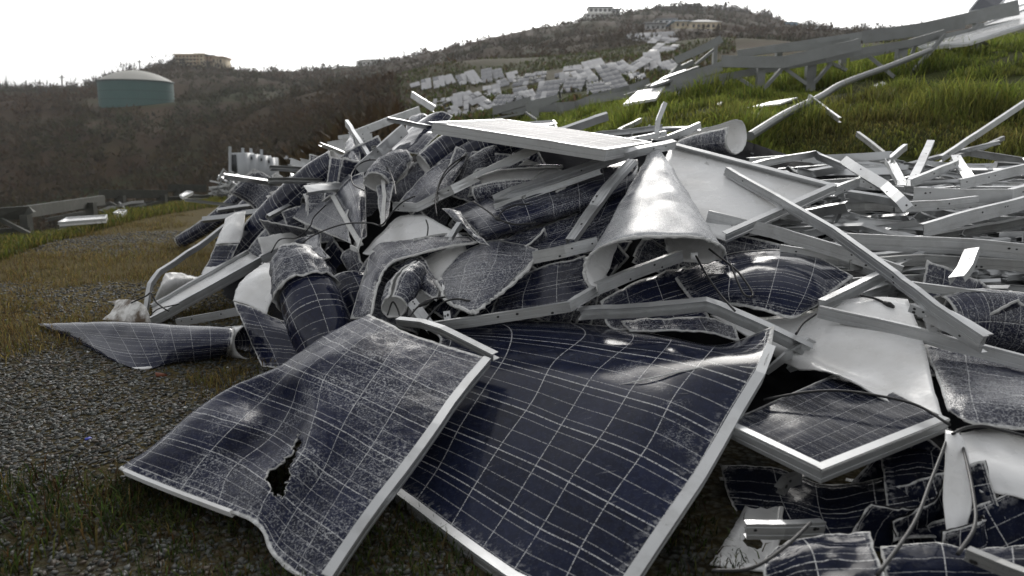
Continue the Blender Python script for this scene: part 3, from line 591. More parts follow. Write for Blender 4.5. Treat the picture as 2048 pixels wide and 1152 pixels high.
# ---------------------------------------------------------------- far buildings
def block(T, px0, px1, py0, py1, Y, depth, mat, roof=None, win=None, roofh=.5, hip=0.0, down=2.5, over=.5, name='wall'):
    """storey block seen between two pixel columns and rows at distance Y; windows are framed panes set in reveals"""
    a = P(px0, py1, Y); b = P(px1, py0, Y); x0, x1, z0, z1 = a[0], b[0], a[2], b[2]
    T.add(name, *box(((x0 + x1) / 2, Y + depth / 2, (z0 - down + z1) / 2), (x1 - x0, depth, z1 - z0 + down)), M[mat])
    if roof:
        if hip:
            cx, cy = (x0 + x1) / 2, Y + depth / 2; hx, hy = (x1 - x0) / 2 + over, depth / 2 + over; rx = max(hx - hy, .3 * hx)
            V = [(cx - hx, cy - hy, z1), (cx + hx, cy - hy, z1), (cx + hx, cy + hy, z1), (cx - hx, cy + hy, z1), (cx - rx, cy, z1 + hip), (cx + rx, cy, z1 + hip)]
            T.add('roof', np.array(V) + [0, 0, .02], [(0, 1, 5, 4), (1, 2, 5), (2, 3, 4, 5), (3, 0, 4), (3, 2, 1, 0)], M[roof])
        else: T.add('roof', *box(((x0 + x1) / 2, Y + depth / 2, z1 + roofh / 2 + .01), (x1 - x0 + 2 * over, depth + 2 * over, roofh)), M[roof])
    if win:
        nx, nz, fw, fh = win
        for i in range(nx):
            for j in range(nz):
                cx = x0 + (x1 - x0) * (i + .5) / nx; cz = z0 + (z1 - z0) * (j + .52) / nz; ww = (x1 - x0) / nx * fw; wh = (z1 - z0) / nz * fh
                fr = [box((cx, Y - .04, cz + s * (wh / 2 + .06)), (ww + .24, .1, .12)) for s in (-1, 1)] + [box((cx + s * (ww / 2 + .06), Y - .04, cz), (.12, .1, wh)) for s in (-1, 1)]
                k = T.add('window', *join(fr), M[mat]); T.add('pane', *box((cx, Y - .012, cz), (ww, .02, wh)), M['pane'], sub=k)
T = Thing('white_house', 'tall white house of stepped storeys on the ridge', 'house')
block(T, 1178, 1224, 15, 26, 340, 8, 'wall_white', 'roof_grey', (5, 1, .6, .5)); block(T, 1172, 1228, 27.5, 35, 339, 9, 'wall_white', 'wall_white', (6, 1, .7, .5), .3, over=.8); block(T, 1161, 1217, 36.5, 44, 337, 10, 'wall_white', 'wall_white', (6, 1, .5, .4), .3)
block(T, 1224.5, 1240, 19, 28, 343, 8, 'wall_grey', 'roof_grey', (2, 1, .5, .4)); T.done()
T = Thing('cream_house', 'long low cream house half hidden in ridge scrub', 'house'); block(T, 1296, 1341, 26, 36, 325, 8, 'wall_cream', 'roof_grey', (5, 1, .35, .45), .4); T.done()
T = Thing('hilltop_house', 'small white house on the very top of the ridge', 'house'); block(T, 1376, 1397, 10, 19, 352, 7, 'wall_white', 'roof_grey', (3, 1, .5, .5), .4, over=.9); block(T, 1362, 1375.8, 13.5, 19, 354, 6, 'wall_grey', 'roof_grey', None, .3); block(T, 1397.2, 1413, 16, 20, 354, 6, 'wall_grey', 'roof_grey', None, .3); T.done()
T = Thing('grey_house', 'grey house with open porch beside the cream villa', 'house'); block(T, 1291, 1331, 48, 62, 232, 8, 'wall_grey', 'roof_grey', (4, 1, .45, .4), .4); block(T, 1316, 1352, 40, 47, 240, 7, 'wall_white', 'roof_grey', (3, 1, .5, .5), .4); T.done()
T = Thing('cream_villa', 'cream villa with arched verandah and blue tarpaulin on its roof', 'house')
block(T, 1350, 1382, 42, 57, 230, 9, 'wall_cream', None, (3, 1, .4, .42)); block(T, 1382.3, 1442, 44, 60, 226, 9, 'wall_cream', 'wall_white', (6, 1, .55, .42), .3, hip=1.2)
a = P(1344, 42, 229.6); b = P(1388, 36, 229.6); T.add('roof', np.array([[a[0], 229, a[2]], [b[0], 229, a[2]], [b[0], 240, a[2]], [a[0], 240, a[2]], [a[0] + 1.5, 234, b[2]], [b[0] - 1.5, 234, b[2]]]), [(0, 1, 5, 4), (1, 2, 5), (2, 3, 4, 5), (3, 0, 4), (3, 2, 1, 0)], M['roof_blue'], label='roof under a blue tarpaulin'); T.done()
T = Thing('blue_house', 'pale blue house on the ridge among bare trees', 'house'); block(T, 1562, 1595, 44, 56, 340, 8, 'wall_blue', 'roof_grey', (3, 1, .4, .4), .4, hip=.8); T.done()
T = Thing('concrete_house', 'grey concrete house with open pillared upper floor', 'house'); block(T, 1618, 1672, 67, 74, 300, 9, 'wall_grey', 'wall_grey', (5, 1, .5, .5), .3)
a = P(1618, 66, 300); b = P(1676, 60, 300)
for i in range(7): x = a[0] + (b[0] - a[0]) * i / 6; T.add('pillar', *box((x, 300.3, (a[2] + b[2]) / 2 + .15), (.35, .35, b[2] - a[2] + .3)), M['wall_grey'])
T.add('roof', *box(((a[0] + b[0]) / 2, 304, b[2] + .5), (b[0] - a[0] + 1.6, 10, .35)), M['wall_grey']); T.add('back_wall', *box(((a[0] + b[0]) / 2, 307, (a[2] + b[2]) / 2 + .15), (b[0] - a[0], .3, b[2] - a[2] + .3)), M['wall_grey']); T.done()
T = Thing('hazy_house', 'pale grey house fading into haze beyond bare trees', 'house'); block(T, 1440, 1466, 29, 40, 352, 8, 'wall_white', 'wall_white', (3, 1, .4, .4), .3); block(T, 1466.5, 1492, 33, 42, 350, 8, 'wall_grey', 'roof_grey', (3, 1, .4, .4), .3); T.done()
T = Thing('tan_apartment_block', 'tan apartment block with balconies on the left hilltop', 'building')
block(T, 351, 392, 110, 130, 285, 10, 'wall_tan', 'wall_cream', (6, 3, .6, .5), .4); block(T, 392.3, 406, 109, 129, 286, 9, 'wall_cream', 'wall_cream', (2, 3, .5, .45), .4); block(T, 406.3, 424, 112, 129, 288, 8, 'wall_tan', 'roof_grey', (3, 2, .4, .4), .4); block(T, 424.3, 445, 115, 127, 287, 8, 'wall_cream', 'wall_tan', (3, 1, .4, .4), .4)
for j in range(3):
    a = P(350, 115 + j * 6.6, 284); b = P(393, 116.6 + j * 6.6, 284); T.add('balcony', *box(((a[0] + b[0]) / 2, 284.2, (a[2] + b[2]) / 2), (b[0] - a[0], 1.4, .35)), M['wall_cream'])
T.done()
T = Thing('round_building', 'low white round building with flat roof on the saddle', 'building')
a = P(747, 131, 335); n = 40; ang = np.linspace(0, 2 * math.pi, n, endpoint=False)
def cyl(c, r0, r1, z0, z1, n=40, cap=True):
    ang = np.linspace(0, 2 * math.pi, n, endpoint=False); V = np.concatenate([np.c_[c[0] + r0 * np.cos(ang), c[1] + r0 * np.sin(ang), np.full(n, z0)], np.c_[c[0] + r1 * np.cos(ang), c[1] + r1 * np.sin(ang), np.full(n, z1)]])
    F = [(i, (i + 1) % n, n + (i + 1) % n, n + i) for i in range(n)]
    if cap: F += [tuple(range(n - 1, -1, -1)), tuple(range(n, 2 * n))]
    return V, F
T.add('wall', *cyl((a[0], 342), 7, 7, a[2] - 2, a[2] + 2.0), M['wall_white']); T.add('roof', *cyl((a[0], 342), 7.5, 7.5, a[2] + 2.02, a[2] + 2.5), M['wall_white'])
for i in range(9):
    g = math.radians(200 + i * 17.5); c_, s_ = math.cos(g), math.sin(g); T.add('window', *box((a[0] + 7.0 * c_, 342 + 7.0 * s_, a[2] + .9), (.12, .9, .8), np.array([[c_, s_, 0], [-s_, c_, 0], [0, 0, 1]])), M['pane'])
block(T, 712, 724, 121, 131, 338, 5, 'wall_white', None, (1, 1, .4, .4)); T.done()
T = Thing('white_shed', 'small white flat roofed shed left of the round building', 'shed'); block(T, 676, 697, 133, 141, 330, 5, 'wall_white', 'wall_grey', (2, 1, .3, .4), .3); T.done()

# ---------------------------------------------------------------- water tank, poles
ty = 166.0; c0 = P(204, 190, ty + 7.4); c1 = P(343, 190, ty + 7.4); tr_ = (c1[0] - c0[0]) / 2; tx = (c0[0] + c1[0]) / 2; tz = min(float(terr(tx, ty)), c0[2]) - .4; tz1 = P(274, 161, ty)[2]; tc_ = (tx, ty + tr_)
T = Thing('water_tank', 'teal cylindrical water tank with pale domed roof on the hillside', 'water tank')
T.add('wall', *cyl(tc_, tr_, tr_, tz, tz1, 64), M['tank_green'], smooth=False); T.add('rim', *cyl(tc_, tr_ + .18, tr_ + .18, tz1 + .01, tz1 + .3, 64), M['tank_rim'])
rings = 9; V = []; F = []; hd = P(274, 141, ty + tr_)[2] - tz1 - .3
for i in range(rings + 1):
    f = i / rings; r_ = (tr_ + .12) * math.cos(f * math.pi / 2) ** .8 if i < rings else .01
    r_ = (tr_ + .12) * (1 - f); z_ = tz1 + .31 + hd * (1 - (1 - f) ** 2)
    for k in range(64): V.append((tc_[0] + max(r_, .02) * math.cos(k * math.pi / 32), tc_[1] + max(r_, .02) * math.sin(k * math.pi / 32), z_))
for i in range(rings):
    for k in range(64): F.append((i * 64 + k, i * 64 + (k + 1) % 64, (i + 1) * 64 + (k + 1) % 64, (i + 1) * 64 + k))
T.add('domed_roof', V, F, M['tank_roof'], smooth=True)
for k in range(2): T.add('weld_seam', *cyl(tc_, tr_ + .03, tr_ + .03, tz + (tz1 - tz) * (.36 + .3 * k), tz + (tz1 - tz) * (.36 + .3 * k) + .08, 64, False), M['tank_rim'])
T.add('roof_vent', *cyl(tc_, .35, .3, tz1 + .3 + hd, tz1 + .9 + hd, 12), M['tank_roof']); T.done()
for px, py0, py1, Y, lab in ((125, 150, 185, 250, 'leaning bare utility pole at the left end of the ridge'), (280, 120, 142, 262, 'utility pole rising behind the domed tank roof'), (320, 128, 165, 262, 'utility pole just right of the water tank'), (337, 124, 150, 275, 'utility pole beside the tan apartment block'), (647, 125, 150, 330, 'utility pole with crossarm on the saddle by the shed')):
    T = Thing('utility_pole', lab, 'pole', 'utility poles on the skyline'); a = P(px, py1 + 6, Y); b = P(px - 1.5, py0, Y); T.add('pole', *tube_geo([a, b], .22, 6), M['timber']); m = a * .12 + b * .88; T.add('crossarm', *box(m, (1.8, .18, .2)), M['timber']); T.done()

# ---------------------------------------------------------------- inverter cabinets, crushed bale and wrecked racks at the far edge of the yard
def Bx(T, name, px0, px1, py0, py1, Y, d, mat): 
    a = P(px0, py1, Y); b = P(px1, py0, Y); T.add(name, *box(((a[0] + b[0]) / 2, Y + d / 2, (a[2] + b[2]) / 2), (b[0] - a[0], d, b[2] - a[2])), M[mat])
T = Thing('inverter_cabinets', 'row of pale grey electrical cabinets with round topped posts', 'cabinet')
for i, (x0, x1, y0, y1) in enumerate(((461, 488, 306, 372), (491, 505.5, 309, 372), (508, 525, 312, 372), (528, 540, 316, 372))):
    Yc = 24.0 + i * .5; Bx(T, 'cabinet', x0, x1, y0, y1 + 8, Yc, .9, 'cabinet'); Bx(T, 'vent', x0 + (3 if i == 0 else 1), x0 + (11 if i == 0 else 5), y0 + 3, y0 + (40 if i == 0 else 10), Yc - .03, .03, 'cabinet_dark')
    if i: Bx(T, 'vent', x1 - 4, x1 - 1, y0 + 4, y0 + 10, Yc - .03, .03, 'cabinet_dark'); Bx(T, 'hatch', x0 + 2, x0 + 6, 347, 356, Yc - .03, .03, 'cabinet_dark')
for i, (x, y) in enumerate(((460, 293), (485.5, 296), (502, 297), (523, 299))): T.add('post', *tube_geo([P(x, 378, 23.9 + i * .5), P(x, y, 23.9 + i * .5)], .045, 8), M['cabinet'])
T.done()
T = Thing('crushed_bale', 'tangled bale of crushed aluminium frames near the cabinets', 'scrap bale')
for i in range(60):
    a = random.uniform(0, 6.28); c = P(463 + 27 * math.cos(a) * random.uniform(.6, 1), 375 + 22 * math.sin(a) * random.uniform(.5, 1), 17.5 + random.uniform(-.3, .3)); d = np.random.default_rng(i).normal(0, 1, 3); d[2] *= .6; d /= np.linalg.norm(d); e_ = np.random.default_rng(i + 99).normal(0, .09, 3)
    T.add('frame_bar', *bar_geo([c - d * .22, c + e_, c + d * .22], .035, .02, grooves=False), M[random.choice(['alu', 'alu', 'galv'])])
T.done()
def rack(label, beams, posts=(), braces=(), mat='galv', group=None, name='broken_rack', bh=.16):
    """wrecked mounting rack: C-section beams on posts with braces; points are (px, py, Y)"""
    T = Thing(name, label, 'rack', group)
    for b in beams:
        pts, hgt = b[0], (b[1] if len(b) > 1 else bh); T.add('beam', *bar_geo(A(pts), hgt, .06, grooves=False, flip=(len(b) > 2 and b[2])), M[mat])
    for p in posts:
        a = P(p[0], p[1], p[3]); z = float(terr(a[0], p[3])) - .15; hw = p[4] / 2 if len(p) > 4 else .06
        T.add('post', *join([box((a[0], p[3], (a[2] + z) / 2), (2 * hw, .012, a[2] - z)), box((a[0] - hw + .006, p[3] + .06, (a[2] + z) / 2), (.012, .108, a[2] - z)), box((a[0] + hw - .006, p[3] + .06, (a[2] + z) / 2), (.012, .108, a[2] - z))]), M[mat])
    for b in braces: T.add('brace', *bar_geo(A(b[:2]), b[2] if len(b) > 2 else .05, .04, grooves=False), M[mat])
    return T.done()
rack('dark toppled rack at the left end of the yard edge', [([(-60, 436, 9.8), (50, 425, 10.3), (55, 432, 10.3)], .19), ([(50, 425, 10.6), (210, 400, 13.6)], .16), ([(-60, 470, 9.6), (60, 462, 10.2)], .1)], [(46, 430, 0, 10.2, .1), (178, 405, 0, 12.8, .13)], [((0, 440, 10), (60, 470, 9.9)), ((95, 440, 11.5), (170, 425, 12.4))], 'galv_dark', 'wrecked racks along the yard edge')
rack('toppled grey rack with two posts beyond the white panel scrap', [([(198, 388, 14.6), (336, 388, 16.2)], .16), ([(200, 410, 14.5), (330, 405, 16)], .07)], [(237, 392, 0, 15, .17), (321, 390, 0, 16, .17)], [((240, 425, 14.8), (318, 405, 15.8)), ((205, 430, 14.4), (240, 412, 14.9))], 'galv_dark', 'wrecked racks along the yard edge')
rack('short fallen rack beside the crushed bale', [([(336, 376, 18), (413, 377, 19)], .17), ([(330, 398, 17.4), (420, 393, 18.5)], .08)], [(352, 378, 0, 18.2, .12)], [((340, 410, 17), (415, 392, 18.6))], 'galv_dark', 'wrecked racks along the yard edge')
def slab(label, quad, mat, th=.04, name='panel_scrap', cat='panel', group=None, frame=True):
    q = A(quad); nrm = np.cross(q[1] - q[0], q[3] - q[0]); nrm /= np.linalg.norm(nrm); nrm *= np.sign(nrm[2]) or 1
    V = np.concatenate([q, q - nrm * th]); F = [(0, 1, 2, 3), (7, 6, 5, 4), (0, 4, 5, 1), (1, 5, 6, 2), (2, 6, 7, 3), (3, 7, 4, 0)]
    if ((np.cross(q[1] - q[0], q[3] - q[0])) @ nrm) < 0: F = [f[::-1] for f in F]
    T = Thing(name, label, cat, group); T.add('sheet', V, F, M[mat])
    if frame:
        for i in range(4): T.add('frame_bar', *bar_geo([q[i] + nrm * .004, q[(i + 1) % 4] + nrm * .004], .035, .02, grooves=False), M['alu'])
    return T.done()
slab('pale panel scrap lying by the toppled rack on the verge', [(118, 447, 10.8), (137, 437, 11.2), (215, 432, 11.6), (212, 440, 11.1)], 'back')
slab('small white panel scrap below the grey rack', [(228, 428, 12.6), (240, 421, 13.1), (254, 423, 13.1), (246, 431, 12.6)], 'back')
slab('bright crumpled panel scrap near the fallen rack posts', [(360, 392, 17.4), (376, 383, 18), (386, 386, 17.9), (366, 396, 17.2)], 'back')
for i in range(26):
    px = random.uniform(90, 425); Y = float(np.interp((px - 1024) / FPX, sg, edge_px)) * random.uniform(.95, 1.1); a = P(px, 400, Y); a[2] = float(terr(a[0], Y)) + random.uniform(.03, .2); d = np.array([random.uniform(-1, 1), random.uniform(-.6, .6), random.uniform(-.15, .3)]); d *= random.uniform(.25, .8) / np.linalg.norm(d)
    o = mk('frame_bar', *bar_geo([a - d / 2, a + d * .1 + [0, 0, .03], a + d / 2], .045, .03, grooves=False), M[random.choice(['alu_dull', 'galv', 'galv_dark'])]); tag(o, 'short twisted metal bar lying among the yard edge racks', 'metal bar', 'bars along the yard edge')

# ---------------------------------------------------------------- wrecked solar tables on the far slope: one thing per table, its modules as parts
unit = {}
for mname in ('module_pale', 'module_dark'):
    me = mesh_from('module', *box((0, 0, 0), (1, 1, 1))); me.materials.append(M[mname]); unit[mname] = me
rail_me = mesh_from('rail', *box((0, 0, 0), (1, 1, 1))); rail_me.materials.append(M['alu_dull'])
leg_me = mesh_from('leg', *box((0, 0, 0), (1, 1, 1))); leg_me.materials.append(M['galv'])
def table(quad, nx, ny, keep, pale, label, group, lift=.7):
    """four pixel corners on the slope: near-left, near-right, far-right, far-left"""
    cen = np.mean(np.array(quad), 0); low = np.mean(np.array(quad[:2]), 0); o_ = onground(*low, y0=20) + np.array([0, 0, .45 * lift]); nrm = np.array([-.18, -math.sin(R(28)), math.cos(R(28))])
    quad = [tuple(cen + (np.array(c) - cen) * 1.16) for c in quad]; q = []
    for c in quad: d = P(c[0], c[1], 1.0) - CAMV; q.append(CAMV + d * (((o_ - CAMV) @ nrm) / (d @ nrm)))
    o_ = (q[0] + q[1] + q[2] + q[3]) / 4; ex = (q[1] - q[0] + q[2] - q[3]) / 2; ey = (q[3] - q[0] + q[2] - q[1]) / 2
    o_ = (q[0] + q[1] + q[2] + q[3]) / 4
    lx, ly = np.linalg.norm(ex), np.linalg.norm(ey); ex = ex / lx; ez = np.cross(ex, ey); ez /= np.linalg.norm(ez); ey = np.cross(ez, ex); ly = min(ly, 14)
    if ez[2] < 0: ez, ey = -ez, -ey
    e = link(bpy.data.objects.new('solar_table', None)); gz = float(terr(o_[0], o_[1])); tag(e, label, 'solar table', group)
    e.matrix_world = Matrix(((ex[0], ey[0], ez[0], o_[0]), (ex[1], ey[1], ez[1], o_[1]), (ex[2], ey[2], ez[2], o_[2]), (0, 0, 0, 1)))
    mx, my = lx / nx, ly / ny; own = random.random() < pale * .75
    for i in range(nx):
        for j in range(ny):
            if keep < .9 and random.random() > keep ** .5: continue
            o = link(bpy.data.objects.new('module', unit['module_pale' if (random.random() < .9) == own else 'module_dark']), e)
            jit = .06 if keep < .75 else .01
            o.location = ((i + .5) * mx - lx / 2 + random.uniform(-1, 1) * jit * .5, (j + .5) * my - ly / 2 + random.uniform(-1, 1) * jit, .08 + random.uniform(0, jit * .7)); o.scale = (mx * .985, my * .985, .03); o.rotation_euler = (random.uniform(-1, 1) * jit, random.uniform(-1, 1) * jit, random.uniform(-1, 1) * jit * .6)
    for f in (-.32, 0, .32): o = link(bpy.data.objects.new('rail', rail_me), e); o.location = (0, f * ly, 0); o.scale = (lx * 1.04, .08, .1)
    for f in (-.4, .4):
        for g_ in (-.35, .35): o = link(bpy.data.objects.new('leg', leg_me), e); wz = o_ + ex * f * lx + ey * g_ * ly; hh = max(.4, wz[2] - float(terr(wz[0], wz[1])) + .3); o.location = (f * lx, g_ * ly, -hh / 2); o.scale = (.1, .1, hh)
def c7(x, y): return (800 + x / 3.413, 80 + y / 3.413)
def T7(pts, *a): table([c7(*p) for p in pts], *a)
gU = 'small solar tables along the upper edge of the array'
for pts, nx, ny, k, pl in (
  ([(80, 328), (135, 312), (128, 290), (72, 304)], 2, 2, 1, 1), ([(158, 340), (212, 326), (205, 268), (143, 280)], 2, 3, 1, .8), ([(245, 328), (308, 312), (290, 252), (222, 266)], 2, 3, 1, .9), ([(318, 306), (375, 292), (352, 238), (297, 256)], 2, 3, 1, .9),
  ([(410, 312), (470, 292), (448, 236), (388, 250)], 2, 3, .9, .7), ([(490, 308), (548, 288), (512, 212), (455, 226)], 2, 4, 1, .5), ([(580, 290), (650, 275), (600, 205), (540, 215)], 2, 4, 1, .4), ([(660, 275), (708, 258), (690, 203), (618, 214)], 2, 3, .9, .4),
  ([(752, 292), (826, 270), (790, 222), (728, 232)], 3, 3, .85, .5)):
    T7(pts, nx, ny, k, pl, 'small two wide solar table in the row along the upper slope', gU)
gM = 'broken solar tables on the middle of the slope'
for pts, nx, ny, k, pl in (
  ([(640, 460), (782, 470), (738, 386), (650, 400)], 4, 3, .95, .3), ([(800, 420), (890, 400), (850, 330), (770, 345)], 3, 3, .9, .3), ([(870, 440), (955, 420), (900, 350), (840, 370)], 3, 3, .9, .35), ([(980, 420), (1120, 405), (1030, 300), (908, 312)], 4, 4, 1, .3),
  ([(1080, 330), (1180, 320), (1130, 232), (1050, 250)], 3, 4, .6, .5), ([(1150, 350), (1290, 350), (1210, 270), (1110, 280)], 4, 4, .85, .6), ([(1270, 335), (1380, 300), (1280, 205), (1165, 235)], 3, 5, .97, .4), ([(1310, 372), (1470, 350), (1390, 300), (1270, 320)], 4, 3, .8, .85),
  ([(1480, 340), (1580, 300), (1420, 190), (1300, 205)], 3, 6, 1, .35), ([(1570, 240), (1650, 225), (1500, 155), (1430, 185)], 3, 4, .95, .8), ([(1600, 300), (1700, 275), (1640, 235), (1560, 245)], 4, 3, .55, .7),
  ([(1640, 195), (1720, 240), (1560, 150), (1500, 158)], 3, 4, .95, .9), ([(1770, 200), (1850, 180), (1700, 110), (1580, 118)], 4, 4, .95, .9), ([(1830, 235), (1930, 200), (1850, 150), (1760, 165)], 4, 3, .85, .9), ([(1280, 200), (1400, 180), (1360, 130), (1240, 165)], 4, 2, .9, .9), ([(1120, 215), (1240, 205), (1230, 175), (1130, 190)], 4, 2, .8, .8)):
    T7(pts, nx, ny, k, pl, 'wide storm damaged solar table on the middle of the slope', gM)
gL = 'stripped solar tables at the foot of the slope'
for pts, nx, ny, k, pl in (
  ([(215, 480), (310, 470), (280, 410), (200, 430)], 4, 3, .35, .7), ([(330, 520), (400, 500), (370, 400), (300, 420)], 3, 4, .4, .8), ([(400, 520), (495, 500), (430, 380), (345, 395)], 3, 5, .65, .8), ([(520, 520), (600, 460), (560, 350), (450, 365)], 3, 5, .7, .8), ([(600, 400), (720, 380), (640, 320), (560, 340)], 4, 3, .6, .8), ([(690, 325), (745, 305), (720, 272), (655, 285)], 3, 2, .9, .2),
  ([(800, 310), (930, 300), (890, 240), (770, 260)], 4, 3, .45, .7), ([(900, 290), (1010, 280), (960, 230), (870, 240)], 4, 3, .6, .9)):
    T7(pts, nx, ny, k, pl, 'stripped solar table with loose modules at the foot of the slope', gL)
# modules sliding down below the villa
for pts, nx, ny, k, pl in (([(1265, 84), (1350, 80), (1330, 66), (1250, 72)], 4, 3, .9, 0), ([(1298, 86), (1345, 90), (1350, 78), (1310, 76)], 3, 3, .6, 1), ([(1310, 103), (1350, 108), (1345, 92), (1308, 90)], 3, 3, .7, 1), ([(1330, 76), (1356, 72), (1345, 66), (1328, 68)], 2, 2, .7, 1)):
    table([p for p in pts], nx, ny, k, pl, 'wrecked solar table strewn below the cream villa', 'solar tables below the villa')
# tilted tables seen left of the heap
for pts in ([(545, 352), (566, 350), (572, 318), (560, 314)], [(583, 352), (604, 348), (618, 302), (596, 306)], [(612, 345), (640, 335), (660, 292), (626, 300)], [(660, 300), (720, 280), (735, 255), (680, 268)]):
    table(pts, 2, 5, .8, .8, 'tilted solar table with white modules below the brown spur', 'solar tables beyond the cabinets', 1.0)

# ---------------------------------------------------------------- wrecked racks on the grassy bank
rack('long broken rack on three posts standing in the tall grass',
 [([(1442, 122, 12.5), (1503, 124, 12.4), (1568, 124, 12.3), (1722, 88, 12.6)], .17), ([(1340, 178, 12.9), (1423, 158, 12.8), (1652, 118, 12.7), (1722, 103, 12.8), (1822, 86, 13), (1892, 66, 13.2)], [.10, .11, .12]), ([(1340, 166, 13.2), (1444, 132, 13.0)], .15)],
 [(1524, 134, 0, 12.5, .11), (1625, 118, 0, 12.8, .14), (1807, 88, 0, 13.1, .15), (1423, 160, 0, 12.9, .08)],
 [((1566, 137, 12.4), (1529, 178, 12.2)), ((1569, 136, 12.5), (1614, 168, 12.4)), ((1663, 128, 12.7), (1632, 164, 12.5)), ((1739, 114, 12.8), (1788, 154, 12.5)), ((1892, 70, 13.1), (1822, 150, 12.6), .06), ((1470, 152, 12.8), (1515, 180, 12.6)), ((1458, 154, 12.8), (1432, 190, 12.6)), ((1646, 118, 12.9), (1694, 140, 12.9)), ((1834, 84, 13.2), (1825, 108, 13.2))])
rack('upper pair of long bent rack beams slanting towards the skyline', [([(1475, 108, 14.6), (1847, 54, 14.8), (1930, 38, 14.6), (2038, 14, 14.4)], [.13, .16, .2, .26]), ([(1541, 100, 14.0), (1645, 92, 14.1), (1700, 80, 14.2)], .10), ([(1725, 74, 13.6), (1850, 58, 13.7), (1930, 44, 13.7)], .2), ([(1700, 116, 14.2), (1900, 72, 14.3), (2060, 40, 14.3)], .12)], [(1860, 66, 0, 14.4, .14), (1960, 46, 0, 14.5, .14), (1560, 100, 0, 14.8, .1), (1690, 84, 0, 14.8, .1)], [((1960, 48, 14.3), (1890, 110, 14.2)), ((1930, 60, 14.4), (1975, 90, 14.2))])
rack('snapped rack beam tipped up at the left end of the bank', [([(1350, 121, 17.0), (1406, 97, 17.0), (1444, 77, 17.0)], .15), ([(1346, 144, 17.0), (1388, 124, 17.2)], .1), ([(1250, 196, 16.0), (1345, 168, 16.2), (1440, 142, 16.4)], .13)], [(1362, 172, 0, 15.5, .12), (1432, 84, 0, 17.4, .08)], [((1391, 130, 17.0), (1428, 100, 17.2)), ((1340, 150, 16.6), (1362, 128, 17))])
rack('low grey rack running behind the heap below the array', [([(988, 222, 22), (1062, 200, 21)], .2), ([(1052, 214, 21), (1108, 199, 21), (1110, 204, 21)], .26), ([(985, 220, 23), (1150, 212, 22), (1185, 198, 21), (1260, 180, 20), (1300, 165, 20)], .24), ([(1172, 202, 20), (1260, 188, 19.5), (1340, 178, 19)], .17)], [(1070, 212, 0, 21, .2), (1120, 208, 0, 21.4, .2), (1190, 200, 0, 20.4, .2), (1245, 190, 0, 19.8, .15)], [((985, 238, 21), (1048, 226, 20.6)), ((1072, 240, 20), (1050, 225, 20.4)), ((1190, 225, 19.6), (1215, 205, 20))])
rack('grey rack beam with fallen white module tilted over it', [([(1296, 180, 13.2), (1345, 160, 13.3), (1400, 140, 13.6)], .14)], [(1366, 168, 0, 13.2, .1), (1310, 180, 0, 13.4, .08)])
slab('white module resting on the beam at the bank edge', [(1300, 172, 13.0), (1330, 152, 13.6), (1372, 138, 13.8), (1350, 156, 13.2)], 'module_pale', frame=False)
slab('bright white sheet lying in grass at the bank edge', [(1246, 208, 12.4), (1275, 182, 13.0), (1330, 172, 13.2), (1312, 196, 12.4)], 'back', frame=False)
slab('large white module table fallen on the upper bank at right', [(1836, 96, 14.0), (1937, 86, 13.6), (2080, 40, 13.4), (2080, 10, 15.4)], 'back', .05)
slab('second white module tipped behind the upper bank table', [(1965, 60, 15.0), (2075, 22, 14.8), (2090, -6, 16.5), (1990, 30, 16.6)], 'back', .05)
slab('grey module standing tilted above the highest rack beam', [(1938, 24, 14.9), (1962, -6, 15.2), (2016, -6, 15.2), (1996, 16, 14.9)], 'module_dark', .04)
for i, q in enumerate(([(1494, 220, 9.6), (1540, 208, 10), (1596, 199, 10.4), (1560, 212, 9.8)], [(1836, 186, 9.6), (1880, 180, 9.8), (1912, 177, 10.0), (1850, 183, 9.9)], [(1745, 176, 10.4), (1765, 168, 10.8), (1776, 172, 10.6), (1752, 180, 10.3)], [(1434, 212, 10.6), (1444, 204, 10.9), (1448, 206, 10.8), (1440, 214, 10.5)], [(1908, 112, 11.8), (1960, 98, 12.3), (1990, 95, 12.4), (1930, 108, 12.0)])):
    q = [tuple(c) for c in q]; pts = []
    for c in q: gpt = onground(c[0], c[1], 6); pts.append((c[0], c[1] - 5, gpt[1] * .985))
    slab(['long white sheet sunk in grass below the middle post', 'long thin white sheet lying in tall grass under the rack end', 'small white scrap below the right brace', 'tiny white scrap in grass near the left posts', 'narrow white sheet in grass below the fallen table'][i], pts, 'back', .02, frame=False)
def pipe(label, pts, r, name='pipe', mat='galv'):
    T = Thing(name, label, 'pipe'); T.add(name, *tube_geo(A(pts), r, 10), M[mat]); T.done()
pipe('long grey pipe slanting down the grassy bank from the rack', [(1861, 100, 12.6), (1780, 132, 11.2), (1687, 167, 10.0), (1639, 195, 9.2), (1569, 229, 8.2), (1500, 272, 7.1)], .04)
